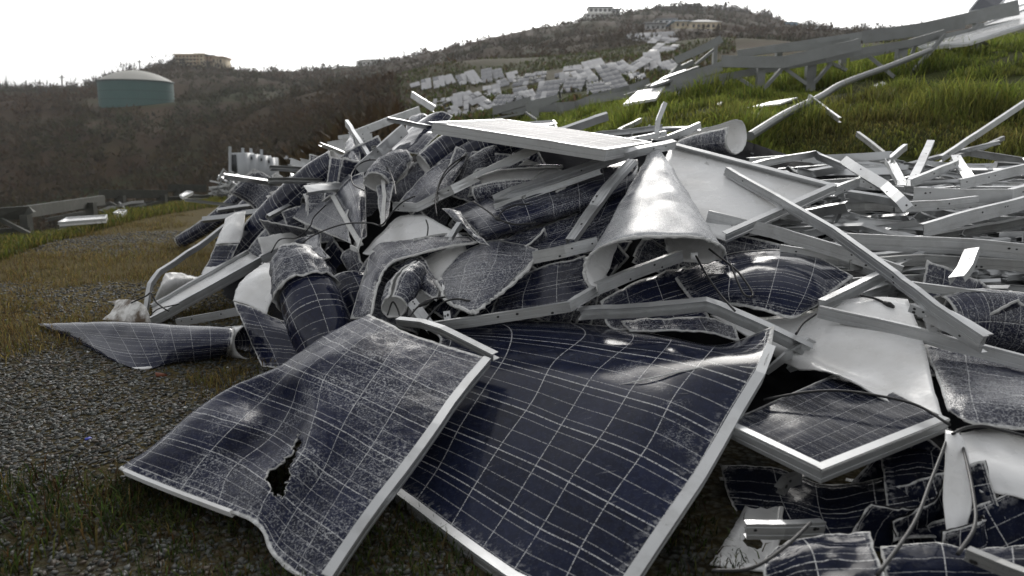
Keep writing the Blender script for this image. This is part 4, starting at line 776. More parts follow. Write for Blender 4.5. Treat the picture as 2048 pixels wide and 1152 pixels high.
def holes(T, grooves, n=3):
    """drilled bolt holes in the web of the last bar added: dark discs set in its face"""
    V = T.parts[-1][1]; k = 16 if grooves else 8; m_ = len(V) // k
    if m_ < 2: return
    for i in range(n):
        t = random.uniform(.06, .94) * (m_ - 1); j = min(int(t), m_ - 2); f = t - j
        A_, B_ = V[j * k:(j + 1) * k], V[(j + 1) * k:(j + 2) * k]; R_ = A_ * (1 - f) + B_ * f; top = R_[9 if grooves else 1]; b = R_[10 if grooves else 2] - top; b /= np.linalg.norm(b); u = R_[0] - top; hgt = np.linalg.norm(u); u /= hgt; ax = np.cross(u, b); c = top + u * hgt * random.choice([.36, .4, .8]) - b * .0012
        r_ = random.uniform(.0035, .0055); an = np.arange(8) * math.pi / 4; ring = np.array([c + r_ * (math.cos(a) * u + 1.3 * math.sin(a) * ax) for a in an]); Vh = np.concatenate([ring, ring + b * .001]); Fh = [tuple(range(8)), tuple(range(15, 7, -1))] + [(q, (q + 1) % 8, 8 + (q + 1) % 8, 8 + q) for q in range(8)]
        T.add('bolt_hole', Vh, Fh, M['plug'])
def loose(label, pts, h=.05, mat='alu', flip=False, Y=True, up=(0, 0, 1), w=.026, grooves=True, name='frame_bar', group=None, twist=0, cat='metal bar'):
    T = Thing(name, label, cat, group); T.add(name, *bar_geo(A(pts) if Y else HA(pts), h, w, flip=flip, up=up, grooves=grooves, twist=twist, wob=.002), M[mat]); holes(T, grooves); return T.done()
loose('thin pale bar leaning down the bank across the long pipe', [(1616, 193, 9.0), (1640, 212, 8.8), (1677, 240, 8.0)], .05)
loose('rusty tipped bar end sticking out of the bank foot', [(1712, 268, 7.2), (1764, 309, 6.3)], .045, 'alu_dull')
loose('long straight bar propped on the bank at far right', [(2070, 194, 7.2), (1960, 268, 6.6), (1885, 318, 6.1)], .05)
loose('pale stick of frame below the long propped bar', [(2010, 276, 6.9), (1960, 300, 6.6), (1905, 318, 6.3)], .035, 'alu_dull')
loose('upright bar stub rising behind the top panel corner', [(1306, 282, 5.6), (1312, 240, 5.6), (1325, 206, 5.7)], .04, up=(0, 1, 0))
loose('thin bar lying on the bank behind the top panel', [(1240, 262, 7.4), (1284, 240, 7.8)], .04, 'alu_dull')
loose('grey pipe like bar beside the open roll behind the heap', [(1278, 296, 5.5), (1340, 276, 5.7), (1402, 250, 5.9)], .045)
loose('short bar under the upright stub behind the heap', [(1250, 284, 5.4), (1334, 266, 5.6)], .035)
loose('pale bar pointing up left from the heap crest', [(868, 218, 9.5), (846, 204, 9.6), (822, 189, 9.8)], .075)

# ---------------------------------------------------------------- core of the heap: filler for buried panels, gap shade put into its near-black colour
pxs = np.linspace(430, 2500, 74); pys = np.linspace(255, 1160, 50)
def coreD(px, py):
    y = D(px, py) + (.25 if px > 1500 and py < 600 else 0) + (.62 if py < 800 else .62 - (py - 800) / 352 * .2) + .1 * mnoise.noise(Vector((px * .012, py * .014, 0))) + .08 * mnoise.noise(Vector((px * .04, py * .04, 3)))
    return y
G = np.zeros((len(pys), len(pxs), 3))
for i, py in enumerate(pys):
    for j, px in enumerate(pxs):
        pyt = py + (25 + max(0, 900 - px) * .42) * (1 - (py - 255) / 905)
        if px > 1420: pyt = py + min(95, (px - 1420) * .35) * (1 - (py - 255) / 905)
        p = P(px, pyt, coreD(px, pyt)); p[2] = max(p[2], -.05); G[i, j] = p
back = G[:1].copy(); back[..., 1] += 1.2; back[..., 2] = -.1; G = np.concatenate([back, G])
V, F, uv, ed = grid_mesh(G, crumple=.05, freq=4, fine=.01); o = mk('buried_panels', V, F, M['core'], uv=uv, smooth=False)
tag(o, 'filler mass for crushed panels buried inside the heap, coloured near black as gap shade', 'debris', kind='stuff')
# crumpled scraps filling the hollows of the heap
Vs, Fs, Us, Es, nn = [], [], [], [], 0
for k in range(150):
    px, py = random.uniform(520, 2300), random.uniform(330, 1185)
    if px > 1460 or (px < 760 and py > 620) or (700 < px < 1600 and py > 620) or py > 800 or (px > 1300 and py < 330): continue
    if px > 1480 and py < 420: continue
    c = H((px, py), (.36 if py < 760 else .3) + random.uniform(-.06, .1)); sz = random.uniform(.10, .26); nrm = np.array([random.gauss(0, .5), -1, random.gauss(.5, .5)]); nrm /= np.linalg.norm(nrm); u = np.cross(nrm, [random.gauss(0, 1), random.gauss(0, 1), random.gauss(0, 1)]); u /= np.linalg.norm(u); v = np.cross(nrm, u); cu = random.uniform(-3, 3)
    g9 = np.array([[c + u * a * sz + v * b * sz * .7 + nrm * (cu * sz * (a * a) * .3 - .05 * b) for a in np.linspace(-1, 1, 9)] for b in np.linspace(-1, 1, 7)])
    a_, f_, u_, e_ = grid_mesh(g9, crumple=.05, freq=7, fine=.005, uvr=(0, 2 * sz, 0, 1.4 * sz)); Vs.append(a_); Fs.append(f_ + nn); Us.append(u_); Es.append(e_); nn += len(a_)
o = mk('panel_scraps', np.concatenate(Vs), np.concatenate(Fs), [M['cells_crushed'], M['back'], M['rim']], uv=np.concatenate(Us), attrs={'ed': np.concatenate(Es)}, smooth=True, solid=.006)
tag(o, 'crumpled broken panel scraps packed in the hollows of the heap', 'debris', kind='stuff')

# ---------------------------------------------------------------- the two foremost panels
T = Thing('torn_solar_panel', 'crushed solar panel with torn hole, slumped on the gravel in front of the heap', 'solar panel')
pxA = [[(978, 716), (887, 690), (813, 664), (775, 646), (757, 638), (745, 632), (734, 631), (730, 660)],
 [(918, 787), (840, 755), (775, 722), (707, 693), (690, 683), (672, 675), (655, 668), (668, 700)],
 [(869, 858), (795, 823), (727, 791), (650, 757), (611, 740), (590, 732), (571, 726), (590, 760)],
 [(813, 935), (747, 900), (684, 862), (630, 835), (580, 815), (525, 796), (464, 774), (490, 805)],
 [(751, 1015), (690, 980), (645, 950), (600, 915), (540, 875), (465, 850), (380, 828), (405, 855)],
 [(691, 1102), (640, 1065), (590, 1030), (540, 985), (464, 935), (408, 910), (318, 884), (340, 905)],
 [(640, 1180), (590, 1150), (545, 1110), (512, 1050), (430, 1015), (350, 985), (242, 940), (262, 950)]]
bm = {}
for i in range(7): bm[(i, 7)] = .16 - .02 * i
bm.update({(3, 4): .10, (3, 3): -.03, (4, 3): -.07, (4, 4): .12, (5, 3): -.06, (5, 4): .07, (2, 4): -.05, (2, 5): -.05, (3, 5): .07, (4, 5): -.01, (6, 3): -.03, (0, 4): .03, (1, 5): -.02})
GA = depth_grid(pxA, 2.92, 3.40, 1.88, 2.66, bm); GA[:, :, 2] = np.maximum(GA[:, :, 2], .012)
GA = crom(crom(GA, 16, 1), 16, 0)
TEAR = [(600, 856), (597, 878), (601, 892), (590, 904), (592, 922), (580, 932), (583, 950), (572, 962), (574, 978), (565, 1000), (556, 986), (545, 990), (541, 972), (528, 966), (537, 950), (529, 944), (548, 938), (551, 928), (566, 930), (572, 914), (586, 905), (584, 894), (592, 880)]
def topx(V):
    d = V - CAMV; w_ = d[..., 1] * CP - d[..., 2] * SP; return 1024 + FPX * d[..., 0] / w_, 576 - FPX * (d[..., 1] * SP + d[..., 2] * CP) / w_
def holeA(u, v):
    C4 = (GA[:-1, :-1] + GA[1:, 1:]) / 2; x, y = topx(C4); ins = np.zeros(x.shape, bool)
    for k in range(len(TEAR)):
        (x0, y0), (x1, y1) = TEAR[k], TEAR[k - 1]; ins ^= ((y0 > y) != (y1 > y)) & (x < (x1 - x0) * (y - y0) / (y1 - y0 + 1e-9) + x0)
    return ins
laminate(T, GA, M['cells_front'], crumple=.0035, freq=9, fine=.0012, uvr=(0, 1.15, 0, 1.02), hole=holeA, jag=.003)
rA = [GA[i, 0] + np.array([.006, -.004, -.018]) for i in range(0, len(GA), 10)]
T.add('frame_bar', *bar_geo(rA, .042, .03, up=(.15, -.25, 1)), M['alu'], label='long bent frame bar still fixed to the right edge')
T.add('frame_bar', *bar_geo(A([(985, 716, 2.92), (930, 688, 3.04), (880, 663, 3.14), (840, 650, 3.22), (792, 645, 3.3)]), .03, .03, up=(0, -.3, 1)), M['alu'], label='curved loose top frame bar')
T.add('edge_strip', *bar_geo([GA[-1, j] + np.array([0, -.006, -.002]) for j in range(58, 97, 6)], .022, .012, up=(0, -.5, 1), grooves=False), M['back'], label='white strip along the torn lower left edge')
T.done()
T = Thing('framed_solar_panel', 'large blue black framed solar panel, nearly flat, with one long white scratch', 'solar panel')
pxB = [[(1548, 652), (1440, 690), (1340, 674), (1250, 657), (1130, 645), (960, 640), (850, 650)],
 [(1533, 722), (1428, 704), (1340, 688), (1262, 680), (1160, 668), (1000, 658), (860, 660)],
 [(1467, 836), (1360, 787), (1275, 764), (1190, 743), (1100, 722), (1000, 702), (880, 680)],
 [(1407, 942), (1307, 887), (1218, 853), (1135, 826), (1060, 797), (960, 765), (850, 730)],
 [(1338, 1044), (1235, 990), (1151, 947), (1080, 913), (1000, 880), (910, 845), (820, 810)],
 [(1269, 1147), (1173, 1090), (1089, 1049), (1020, 1010), (945, 965), (870, 925), (790, 890)],
 [(1210, 1240), (1120, 1200), (1022, 1153), (955, 1106), (890, 1058), (817, 1002), (745, 950)]]
GB = depth_grid(pxB, 3.05, 4.0, 1.70, 2.6, {(0, 1): .02, (1, 1): .01, (0, 0): -.03, (1, 0): -.01}); GB = crom(crom(GB, 8, 1), 8, 0)
laminate(T, GB, M['cells_blue'], crumple=.0012, freq=3.5, fine=.0005, uvr=(.0, 1.00, .1, 1.14))
rB = [GB[i, 0] + np.array([.012, 0, -.02]) for i in range(5, len(GB), 5)]
T.add('frame_bar', *bar_geo(rB, .046, .034, up=(.2, -.2, 1)), M['alu'], label='right frame bar with crushed glass along it')
eB = [GB[-1, j] + np.array([-.006, -.012, -.012]) for j in range(0, GB.shape[1], 8)]
T.add('frame_bar', *bar_geo(eB, .04, .03, up=(0, -.2, 1)), M['alu'])
T.add('frame_bar', *bar_geo(A([(1535, 745, 2.99), (1572, 715, 3.02), (1612, 690, 3.08), (1626, 700, 3.1)]), [.03, .055, .075], .01, up=(-.4, -.5, .8), grooves=False), M['alu'], label='torn strip of frame peeling off the corner')
sc_ = [(1232, 771), (1300, 757), (1380, 739), (1440, 732), (1520, 737)]; sp = []
for x, y in sc_:                                                        # the scratch follows the sheet
    pr = [(np.hypot((g[0] / g[1]) * FPX * 1.0 + 1024 - x, 0), g) for g in GB.reshape(-1, 3)]
    best = min(GB.reshape(-1, 3), key=lambda g: np.hypot(*(np.array([1024 + FPX * g[0] / (g[1] * CP - (g[2] - CAMH) * SP), 576 - FPX * (g[1] * SP + (g[2] - CAMH) * CP) / (g[1] * CP - (g[2] - CAMH) * SP)]) - [x, y]))); sp.append(P(x, y, best[1] - .012))
T.add('scratch', *tube_geo(sp, [.0008, .003, .004, .004, .002], 5), M['rim']); T.done()

# ---------------------------------------------------------------- the heap: bent and rolled panels, one thing each
def sheet(label, parts, bars=(), name='crushed_solar_panel', cat='solar panel', group=None, extra=None):
    """parts: dicts with rows (heap points, or Y=True for px,py,Y) and options; bars: (points, height, options)"""
    T = Thing(name, label, cat, group)
    for p in parts:
        p = dict(p); rows = p.pop('rows'); Y = p.pop('Y', False); off = p.pop('off', 0.0); mat = p.pop('mat', 'cells_mid'); n = p.pop('n', 7); m = p.pop('m', 7); back = p.pop('back', None); nm = p.pop('name', 'laminate'); lb = p.pop('label', None)
        G = loftY(rows, n, m) if Y else loft(rows, n, m, off)
        G[..., 2] = np.maximum(G[..., 2], .008)
        ln_u = np.linalg.norm(np.diff(G[len(G) // 2], axis=0), axis=1).sum(); ln_v = np.linalg.norm(np.diff(G[:, G.shape[1] // 2], axis=0), axis=1).sum()
        uo = p.pop('uvo', (.03, .05)); sw = p.pop('swap', False); k = p.pop('k', 1.0)
        p.setdefault('crumple', .010); p.setdefault('fine', .002); p.setdefault('freq', 8); p.setdefault('jag', .004)
        laminate(T, G, M[mat], nm, label=lb, uvr=(uo[0], uo[0] + ln_u * k, uo[1], uo[1] + ln_v * k), **p)
        if back: T.parts[-1] = T.parts[-1][:3] + ([M[mat], M[back], M['rim']],) + T.parts[-1][4:]
    for b in bars:
        o = dict(b[2]) if len(b) > 2 else {}; yy = o.pop('Y', False); mt = o.pop('mat', 'alu'); off = o.pop('off', 0.0)
        T.add('frame_bar', *bar_geo(A(b[0]) if yy else HA(b[0], off), b[1], o.pop('w', .026), wob=.002, **o), M[mt])
    if extra: extra(T)
    return T.done()
def roll(label, st, a0=0, a1=330, mat='cells_mid', Y=False, off=0.0, bars=(), name='rolled_solar_panel', more=None, lips=None, **k):
    T = Thing(name, label, 'solar panel')
    def pts(st): return [((P(*s[:3]) if Y else H(s[:2], off)), s[3] if Y else s[2]) for s in st]
    rolled(T, pts(st), a0, a1, M[mat], **k)
    for s2, b0, b1, m2, kk in (more or ()): rolled(T, pts(s2), b0, b1, M[m2], **kk)
    for b in bars: T.add('frame_bar', *bar_geo(HA(b[0], off), b[1], .026), M['alu'])
    if lips: lip(T, lips, .006, off - .1)
    return T.done()
def lip(T, pts, r=.006, off=0.0, Y=False):
    p = crom(A(pts) if Y else HA(pts, off), 7, 0); p = p + np.array([[random.gauss(0, r * .22) for _ in range(3)] for _ in p]); rr = [r * random.uniform(.6, 1.25) for _ in p]
    T.add('crumbled_lip', *tube_geo([p[0], p[1]], r, 6) if len(p) < 3 else tube_geo(p, rr, 6, 1), M['rim'])
# left foot of the heap
def innerroll(T): rolled(T, [(P(425, 688, 4.42), .085), (P(460, 686, 4.36), .088), (P(498, 684, 4.26), .086)], 10, 345, M['cells_mid'], face='in', uvo=(.1, .2), name='curled_end')
sheet('flattened rolled panel with pointed tip lying alone on the gravel', [dict(Y=True, mat='cells_clean', n=9, m=8, crumple=.006, fine=.001, rows=[
  [(170, 688, 4.85), (275, 728, 4.3), (350, 722, 4.32), (448, 712, 4.36)], [(140, 681, 4.76), (260, 739, 4.02), (352, 728, 4.1), (456, 712, 4.2)], [(106, 662, 4.80), (228, 684, 4.30), (342, 690, 4.08), (464, 686, 4.08)],
  [(76, 648, 4.98), (200, 644, 4.58), (330, 649, 4.30), (468, 655, 4.2)], [(98, 662, 5.02), (215, 664, 4.85), (335, 668, 4.55), (464, 672, 4.42)]])], extra=innerroll, name='flattened_solar_panel')
sheet('white curled panel flap with a brown stain beside the flattened roll', [dict(Y=True, face='back', back='back_stained', crumple=.006, rows=[[(302, 646, 4.9), (296, 622, 4.92), (282, 606, 4.98), (258, 600, 5.1), (232, 603, 5.2), (216, 602, 5.22)], [(262, 645, 4.95), (258, 630, 4.98), (248, 618, 5.04), (240, 606, 5.14), (226, 604, 5.22), (216, 604, 5.25)], [(206, 640, 5.05), (214, 634, 5.07), (224, 624, 5.1), (232, 612, 5.16), (224, 606, 5.22), (217, 606, 5.25)]])], name='curled_back_sheet')
sheet('white backed framed panel leaning out of the left foot of the heap', [dict(Y=True, face='back', crumple=.004, rows=[[(306, 640, 5.02), (420, 578, 5.3), (526, 520, 5.6)], [(306, 618, 5.2), (414, 556, 5.5), (500, 508, 5.8)]])],
  [([(301, 646, 4.98), (420, 581, 5.26), (530, 519, 5.56)], .062, dict(Y=True)), ([(305, 614, 5.2), (414, 552, 5.5), (498, 505, 5.8)], .035, dict(Y=True))], name='framed_back_sheet')
sheet('white sheet corner held by a thin bent frame at the left foot', [dict(Y=True, face='back', crumple=.008, rows=[[(300, 614, 5.3), (330, 600, 5.5), (392, 560, 5.9)], [(318, 575, 5.4), (350, 565, 5.6), (396, 556, 5.95)], [(330, 548, 5.6), (352, 546, 5.7), (384, 554, 6.0)]])],
  [([(296, 620, 5.25), (304, 570, 5.35), (322, 545, 5.5), (400, 494, 5.95), (460, 448, 6.3)], .04, dict(Y=True))], name='bent_framed_sheet')
sheet('curled strip of panel, white with a dark cell window, above the white frame', [dict(Y=True, mat='cells_clean', rows=[[(405, 548, 5.7), (432, 556, 5.6), (448, 556, 5.6)], [(418, 520, 5.75), (440, 520, 5.7), (462, 520, 5.72)], [(432, 490, 5.8), (455, 488, 5.76), (478, 488, 5.8)]]),
  dict(Y=True, face='back', rows=[[(432, 490, 5.78), (455, 486, 5.75), (480, 486, 5.8)], [(442, 465, 5.9), (462, 458, 5.85), (486, 462, 5.9)], [(452, 440, 6.1), (472, 428, 6.1), (492, 424, 6.1)]], name='back_flap'), dict(Y=True, face='back', rows=[[(404, 550, 5.62), (426, 552, 5.56), (446, 550, 5.6)], [(414, 536, 5.68), (430, 534, 5.62), (452, 530, 5.65)]], name='curled_lip')], name='curled_solar_panel')
roll('slim dark rolled panel sticking out at the far left of the heap', [(360, 484, 9.1, .075), (420, 448, 9.0, .085), (480, 398, 8.9, .085), (523, 360, 8.8, .08)], 0, 400, 'cells_clean', Y=True, spiral=.06)
loose('small bent clip bar across the slim far roll', [(494, 408, 8.6), (505, 398, 8.55), (522, 404, 8.5)], .05)
roll('long blue black rolled panel slanting down the left side of the heap', [(450, 548, 6.25, .055), (478, 508, 6.15, .10), (545, 436, 6.05, .125), (625, 362, 5.98, .12), (676, 322, 5.95, .10)], 20, 440, 'cells_clean', Y=True, spiral=-.08, fine=.001, crumple=.005)
roll('dark short roll tucked behind the slim far roll', [(480, 425, 8.4, .08), (560, 362, 8.2, .09)], 0, 340, 'cells_clean', Y=True)
sheet('panel edge with clean cells standing below the long roll', [dict(mat='cells_clean', off=-.05, rows=[[(560, 500), (590, 480), (640, 462)], [(548, 520), (590, 505), (640, 490)], [(560, 540), (610, 530), (660, 515)]])], name='bent_solar_panel')
loose('thick grooved frame bar slanting below the long roll', [(352, 646, 4.9), (420, 634, 4.85), (482, 622, 4.75)], .05)
loose('flat white bar poking out beside the lower end of the long roll', [(524, 520, 5.3), (556, 505, 5.4), (578, 512, 5.4)], .06)
# standing wrapped panel
roll('upright wrapped panel with a second crushed layer folded over its top', [(608, 548, 4.12, .12), (618, 590, 4.02, .150), (640, 650, 3.90, .155), (662, 722, 3.80, .13)], 150, 500, 'cells_clean', Y=True, uvo=(.05, .04), crumple=.01, freq=6, name='wrapped_solar_panel',
  more=[([(594, 502, 4.2, .075), (594, 528, 4.15, .12), (604, 562, 4.06, .152), (614, 588, 4.0, .166)], 160, 515, 'cells_frosted', dict(crumple=.022, freq=14, fine=.006, name='crushed_cap', jag=.006))])
sheet('curving panel behind the wrapped one, white above and blue cells below', [dict(Y=True, face='back', rows=[[(468, 604, 4.5), (500, 612, 4.42), (532, 636, 4.35)], [(476, 575, 4.6), (510, 580, 4.5), (545, 600, 4.4)], [(500, 548, 4.7), (530, 552, 4.6), (556, 570, 4.5)], [(530, 528, 4.85), (552, 530, 4.8), (580, 540, 4.7)]], name='back_curl'),
  dict(Y=True, mat='cells_clean', rows=[[(468, 604, 4.48), (505, 614, 4.38), (560, 636, 4.3), (610, 650, 4.25)], [(486, 650, 4.3), (525, 655, 4.22), (580, 668, 4.15), (630, 690, 4.1)], [(508, 700, 4.18), (545, 700, 4.1), (595, 705, 4.05), (640, 720, 4.0)], [(524, 736, 4.05), (560, 735, 4.0), (600, 735, 3.95), (650, 740, 3.9)]])], name='curved_solar_panel')
# folded dusty panel, upper left
sheet('dusty grey folded panel with a torn white strip, upper left of the heap', [dict(mat='cells_frosted', off=-.1, rows=[[(582, 434), (622, 384), (672, 332)], [(632, 458, -.05), (664, 414, -.05), (704, 352)], [(700, 486, -.12), (694, 430, -.1), (712, 372, -.05)]], n=8, m=8),
  dict(mat='cells_mid', off=-.16, rows=[[(664, 392), (694, 360, -.02), (728, 345, .05)], [(692, 440, -.02), (712, 410, -.06), (732, 402, .05)], [(716, 500), (724, 480, -.03), (735, 472, .06)]], name='folded_flap', uvo=(.06, .02))],
  [([(648, 404, -.2), (664, 391, -.22), (690, 436, -.24), (722, 492, -.2)], .03, dict(mat='rim', grooves=False, w=.008, up=(1, 0, .3))), ([(700, 494, -.25), (716, 502, -.26), (722, 480, -.25)], .025, dict(mat='rim', grooves=False, w=.008))], name='folded_solar_panel')
sheet('narrow pointed panel fold standing up near the heap crest', [dict(mat='cells_mid', rows=[[(699, 266, -.1), (704, 270, -.12), (708, 278, -.1)], [(688, 296, -.1), (704, 300, -.16), (720, 304, -.1)], [(696, 318, -.1), (708, 324, -.15), (722, 331, -.1)]])], [([(690, 246, -.15), (716, 285, -.17), (738, 318, -.15)], .055, dict(twist=25))], name='folded_solar_panel')
sheet('tall arched panel with fine grid bending over the heap crest', [dict(mat='cells_clean', off=-.1, n=8, m=8, uvo=(.05, .05), crumple=.005, rows=[[(818, 262, .05), (846, 236), (882, 222, .05), (906, 232, .25)], [(800, 276), (824, 256, -.1), (858, 250, -.05), (886, 258, .15)], [(782, 296, -.05), (806, 282, -.14), (836, 280, -.1), (862, 282, .06)], [(764, 326, -.05), (786, 312, -.14), (814, 304, -.1), (838, 308, .05)]])], name='arched_solar_panel')
sheet('second arched panel edge peeping up behind the tall arched one', [dict(mat='cells_clean', off=.25, rows=[[(812, 252), (822, 232), (846, 226), (866, 236)], [(800, 290), (818, 268), (846, 262), (870, 266)]])], name='arched_solar_panel')
loose('broad pale bar leaning against the tall arched panel', [(716, 342, 5.4), (760, 304, 5.45), (812, 258, 5.6)], .075, grooves=False)
roll('crushed frosted tube with a ragged dark mouth under the arched panel', [(752, 366, .085), (770, 346, .10), (798, 328, .095), (822, 316, .06)], 130, 475, 'cells_frosted', off=-.25, crumple=.016, freq=10, fine=.004, jag=.008, flat=.85)
sheet('thin crushed tongue hanging below the frosted tube mouth', [dict(mat='cells_crushed', off=-.2, rows=[[(752, 372), (764, 368, -.03), (790, 360)], [(756, 410), (766, 405, -.03), (782, 395)], [(762, 452), (768, 446, -.02), (776, 436)]])], [([(764, 352, -.25), (769, 390, -.27), (765, 448, -.24)], .022, dict(mat='rim', grooves=False, w=.008, up=(1, 0, 0)))], name='torn_panel_strip')
roll('dark roll with grid lines pointing up to the crest behind the long bar', [(846, 330, .07), (890, 302, .095), (950, 268, .085)], 0, 350, 'cells_clean', off=-.05)
roll('dark roll half hidden under the top panel', [(885, 345, .07), (960, 300, .08), (1060, 270, .07)], 0, 340, 'cells_clean', off=.12)
sheet('dark crushed sheet with a pale torn edge left of the hollow', [dict(mat='cells_crushed', off=-.08, n=8, m=8, rows=[[(800, 402), (846, 348, -.05), (890, 322), (930, 310, .05)], [(822, 412), (864, 376, -.1), (904, 344, -.05), (932, 318, .03)], [(850, 412, .05), (876, 396, -.06), (906, 366), (930, 330, .06)]])], name='crushed_solar_panel')
loose('long grooved bar crossing the dark hollow under the top panel', [(785, 413, 4.72), (833, 415, 4.62), (905, 379, 4.5), (1076, 294, 4.55)], .052)
roll('frosted rolled panel with a white rimmed mouth inside the hollow', [(955, 378, .075), (1010, 366, .095), (1070, 362, .098), (1128, 358, .085)], 30, 345, 'cells_crushed', off=-.12, jag=.006, roll=40, flat=.8, lips=[(1048, 396), (1062, 366), (1082, 344), (1112, 337), (1134, 350), (1132, 372), (1112, 384)])
sheet('wide dark rolled panel with curved grid lines across the middle of the heap', [dict(mat='cells_mid', n=7, m=7, off=-.08, uvo=(.02, .03), rows=[[(890, 420, .12), (960, 396, .12), (1060, 360, .12), (1180, 330, .12), (1275, 318, .12)], [(905, 428), (980, 404, -.06), (1075, 372, -.08), (1185, 342, -.08), (1276, 326)], [(930, 446, -.06), (1000, 430, -.14), (1090, 404, -.16), (1190, 372, -.14), (1275, 344, -.04)], [(958, 472, -.04), (1015, 455, -.1), (1095, 430, -.1), (1190, 400, -.08), (1272, 368)], [(975, 490, .08), (1020, 470, .05), (1100, 446, .08), (1190, 418, .1), (1270, 385, .12)]])], name='rolled_solar_panel')
sheet('pointed white edged flap at the left end of the wide dark roll', [dict(mat='cells_crushed', off=-.22, rows=[[(886, 418), (902, 418, -.03), (920, 424)], [(905, 436), (920, 440, -.04), (938, 446)], [(930, 462), (944, 466, -.04), (956, 468)], [(958, 486), (968, 487), (978, 489)]])], [([(905, 478, -.25), (914, 462, -.25), (924, 448, -.25)], .025, dict(mat='alu', grooves=False))], name='torn_panel_strip')
sheet('flat dark shattered panel lying under the torn flange bar', [dict(mat='cells_mid', off=-.02, rows=[[(1040, 462), (1120, 440), (1210, 400), (1275, 372)], [(1010, 478), (1100, 466), (1190, 440), (1250, 420)], [(960, 492), (1070, 486), (1150, 474), (1215, 462)], [(1000, 520, .1), (1070, 510, .05), (1140, 496, .05), (1200, 486, .05)]])], name='shattered_solar_panel')
# centre of the heap
sheet('folded arch of crushed panel with a white edge above the standing hollow', [dict(mat='cells_crushed', off=-.14, n=6, m=7, rows=[[(698, 636, .05), (730, 545), (750, 492), (802, 478, .02), (870, 474, .06), (938, 472, .1)], [(722, 636, -.04), (746, 555, -.08), (768, 512, -.08), (815, 490, -.05), (880, 482), (946, 478, .05)], [(744, 628, -.02), (759, 562, -.06), (784, 526, -.06), (834, 508, -.05), (890, 494), (955, 484, .05)]])], name='folded_solar_panel', extra=lambda T: lip(T, [(743, 629, -.17), (758, 562, -.21), (783, 526, -.21), (834, 509, -.2), (890, 495, -.15), (955, 485, -.1)], .007))
roll('short crushed tube with a white mouth beside the folded arch', [(786, 614, .058), (800, 586, .07), (822, 556, .06), (842, 535, .04)], 0, 345, 'cells_crushed', off=-.18, jag=.006, crumple=.012)
sheet('crushed tongue with white crumbled edges reaching into the centre hollow', [dict(mat='cells_crushed', off=-.08, rows=[[(783, 534), (802, 546), (830, 574), (872, 602)], [(808, 522, -.05), (828, 534, -.06), (848, 556, -.06), (878, 585, -.03)], [(838, 512), (852, 524), (864, 545), (880, 566)]])], name='torn_panel_strip')
sheet('white back sheet showing between the folded arch and the wide roll', [dict(face='back', off=.06, rows=[[(726, 508), (760, 470), (796, 436), (850, 430)], [(750, 515), (800, 490), (850, 470), (908, 462)], [(780, 530), (830, 505), (880, 490), (930, 476)]], crumple=.006)], name='back_sheet')
sheet('white creased back sheet in the centre hollow behind the curling panel', [dict(face='back', off=.02, rows=[[(826, 530), (870, 505), (930, 488)], [(850, 560), (890, 545), (940, 520)], [(870, 600), (905, 590), (960, 560)]])], name='back_sheet')
sheet('curling scratched panel with a thick white crumbled lip in the centre', [dict(mat='cells_frosted', n=8, m=8, off=-.12, fine=.003, rows=[[(914, 506, .08), (962, 486, .06), (1012, 480, .06), (1076, 496, .06)], [(884, 546, .02), (940, 528, -.08), (1004, 524, -.06), (1068, 522)], [(880, 572, -.03), (926, 580, -.12), (976, 570, -.1), (1036, 550, -.02)], [(898, 604, -.05), (922, 617, -.12), (950, 624, -.13), (1002, 586, -.04)]]),
  dict(mat='cells_frosted', off=-.14, rows=[[(871, 562), (884, 556, -.03), (892, 566)], [(874, 572, .02), (886, 574, -.02), (890, 588)], [(880, 580, .06), (888, 590), (900, 606)]], name='curled_lip')], name='curling_solar_panel', extra=lambda T: lip(T, [(872, 563, -.16), (880, 575, -.16), (890, 598, -.18), (905, 610, -.2), (926, 618, -.25), (950, 624, -.26), (976, 604, -.2), (1004, 585, -.17), (1040, 552, -.15), (1068, 523, -.13)], .009))
loose('grooved frame bar above the curling scratched panel', [(1066, 516, 3.62), (1130, 503, 3.6), (1196, 487, 3.62)], .055)
sheet('single end of a dark sheet under the curling panel beside the long bar', [dict(mat='cells_mid', off=.06, rows=[[(1020, 560), (1090, 530), (1170, 510)], [(990, 600), (1080, 580), (1180, 560)], [(980, 630), (1080, 620), (1180, 600)]])], name='bent_solar_panel')
# top panel, white panel, cone
def framed(label, q, mat, hgt, edges, face='cam', name='framed_solar_panel', crumple=.004, lip=0.0, n=22, **k):
    q = A(q); T = Thing(name, label, 'solar panel'); u = np.linspace(0, 1, n)
    G = np.array([[(1 - b) * ((1 - a) * q[0] + a * q[1]) + b * ((1 - a) * q[3] + a * q[2]) for a in u] for b in u])
    laminate(T, G, M[mat], face=face, crumple=crumple, freq=2.5, fine=.0008, uvr=(0, .99, 0, np.linalg.norm(q[3] - q[0]) / np.linalg.norm(q[1] - q[0]) * .99), **k)
    nr = np.cross(q[1] - q[0], q[3] - q[0]); nr /= np.linalg.norm(nr); nr *= 1 if nr[2] > 0 else -1
    for e, b in edges: T.add('frame_bar', *bar_geo([q[e] + nr * lip, q[(e + 1) % 4] + nr * lip], hgt, .03, up=nr, flip=b), M['alu'])
    return T.done()
framed('intact glossy framed panel lying on top of the heap', [(866, 246, 4.30), (1212, 300, 3.95), (1302, 285, 4.75), (1012, 240, 5.15)], 'cells_top', .058, [(0, False), (1, False), (2, False), (3, False)], lip=-.026, crumple=.008)
framed('bright white backed framed panel lying face down behind the cone', [(1285, 425, 4.05), (1452, 484, 3.72), (1672, 384, 4.1), (1340, 296, 4.75)], 'cells_mid', .05, [(1, False), (2, True)], face='back', lip=.018, name='framed_back_sheet')
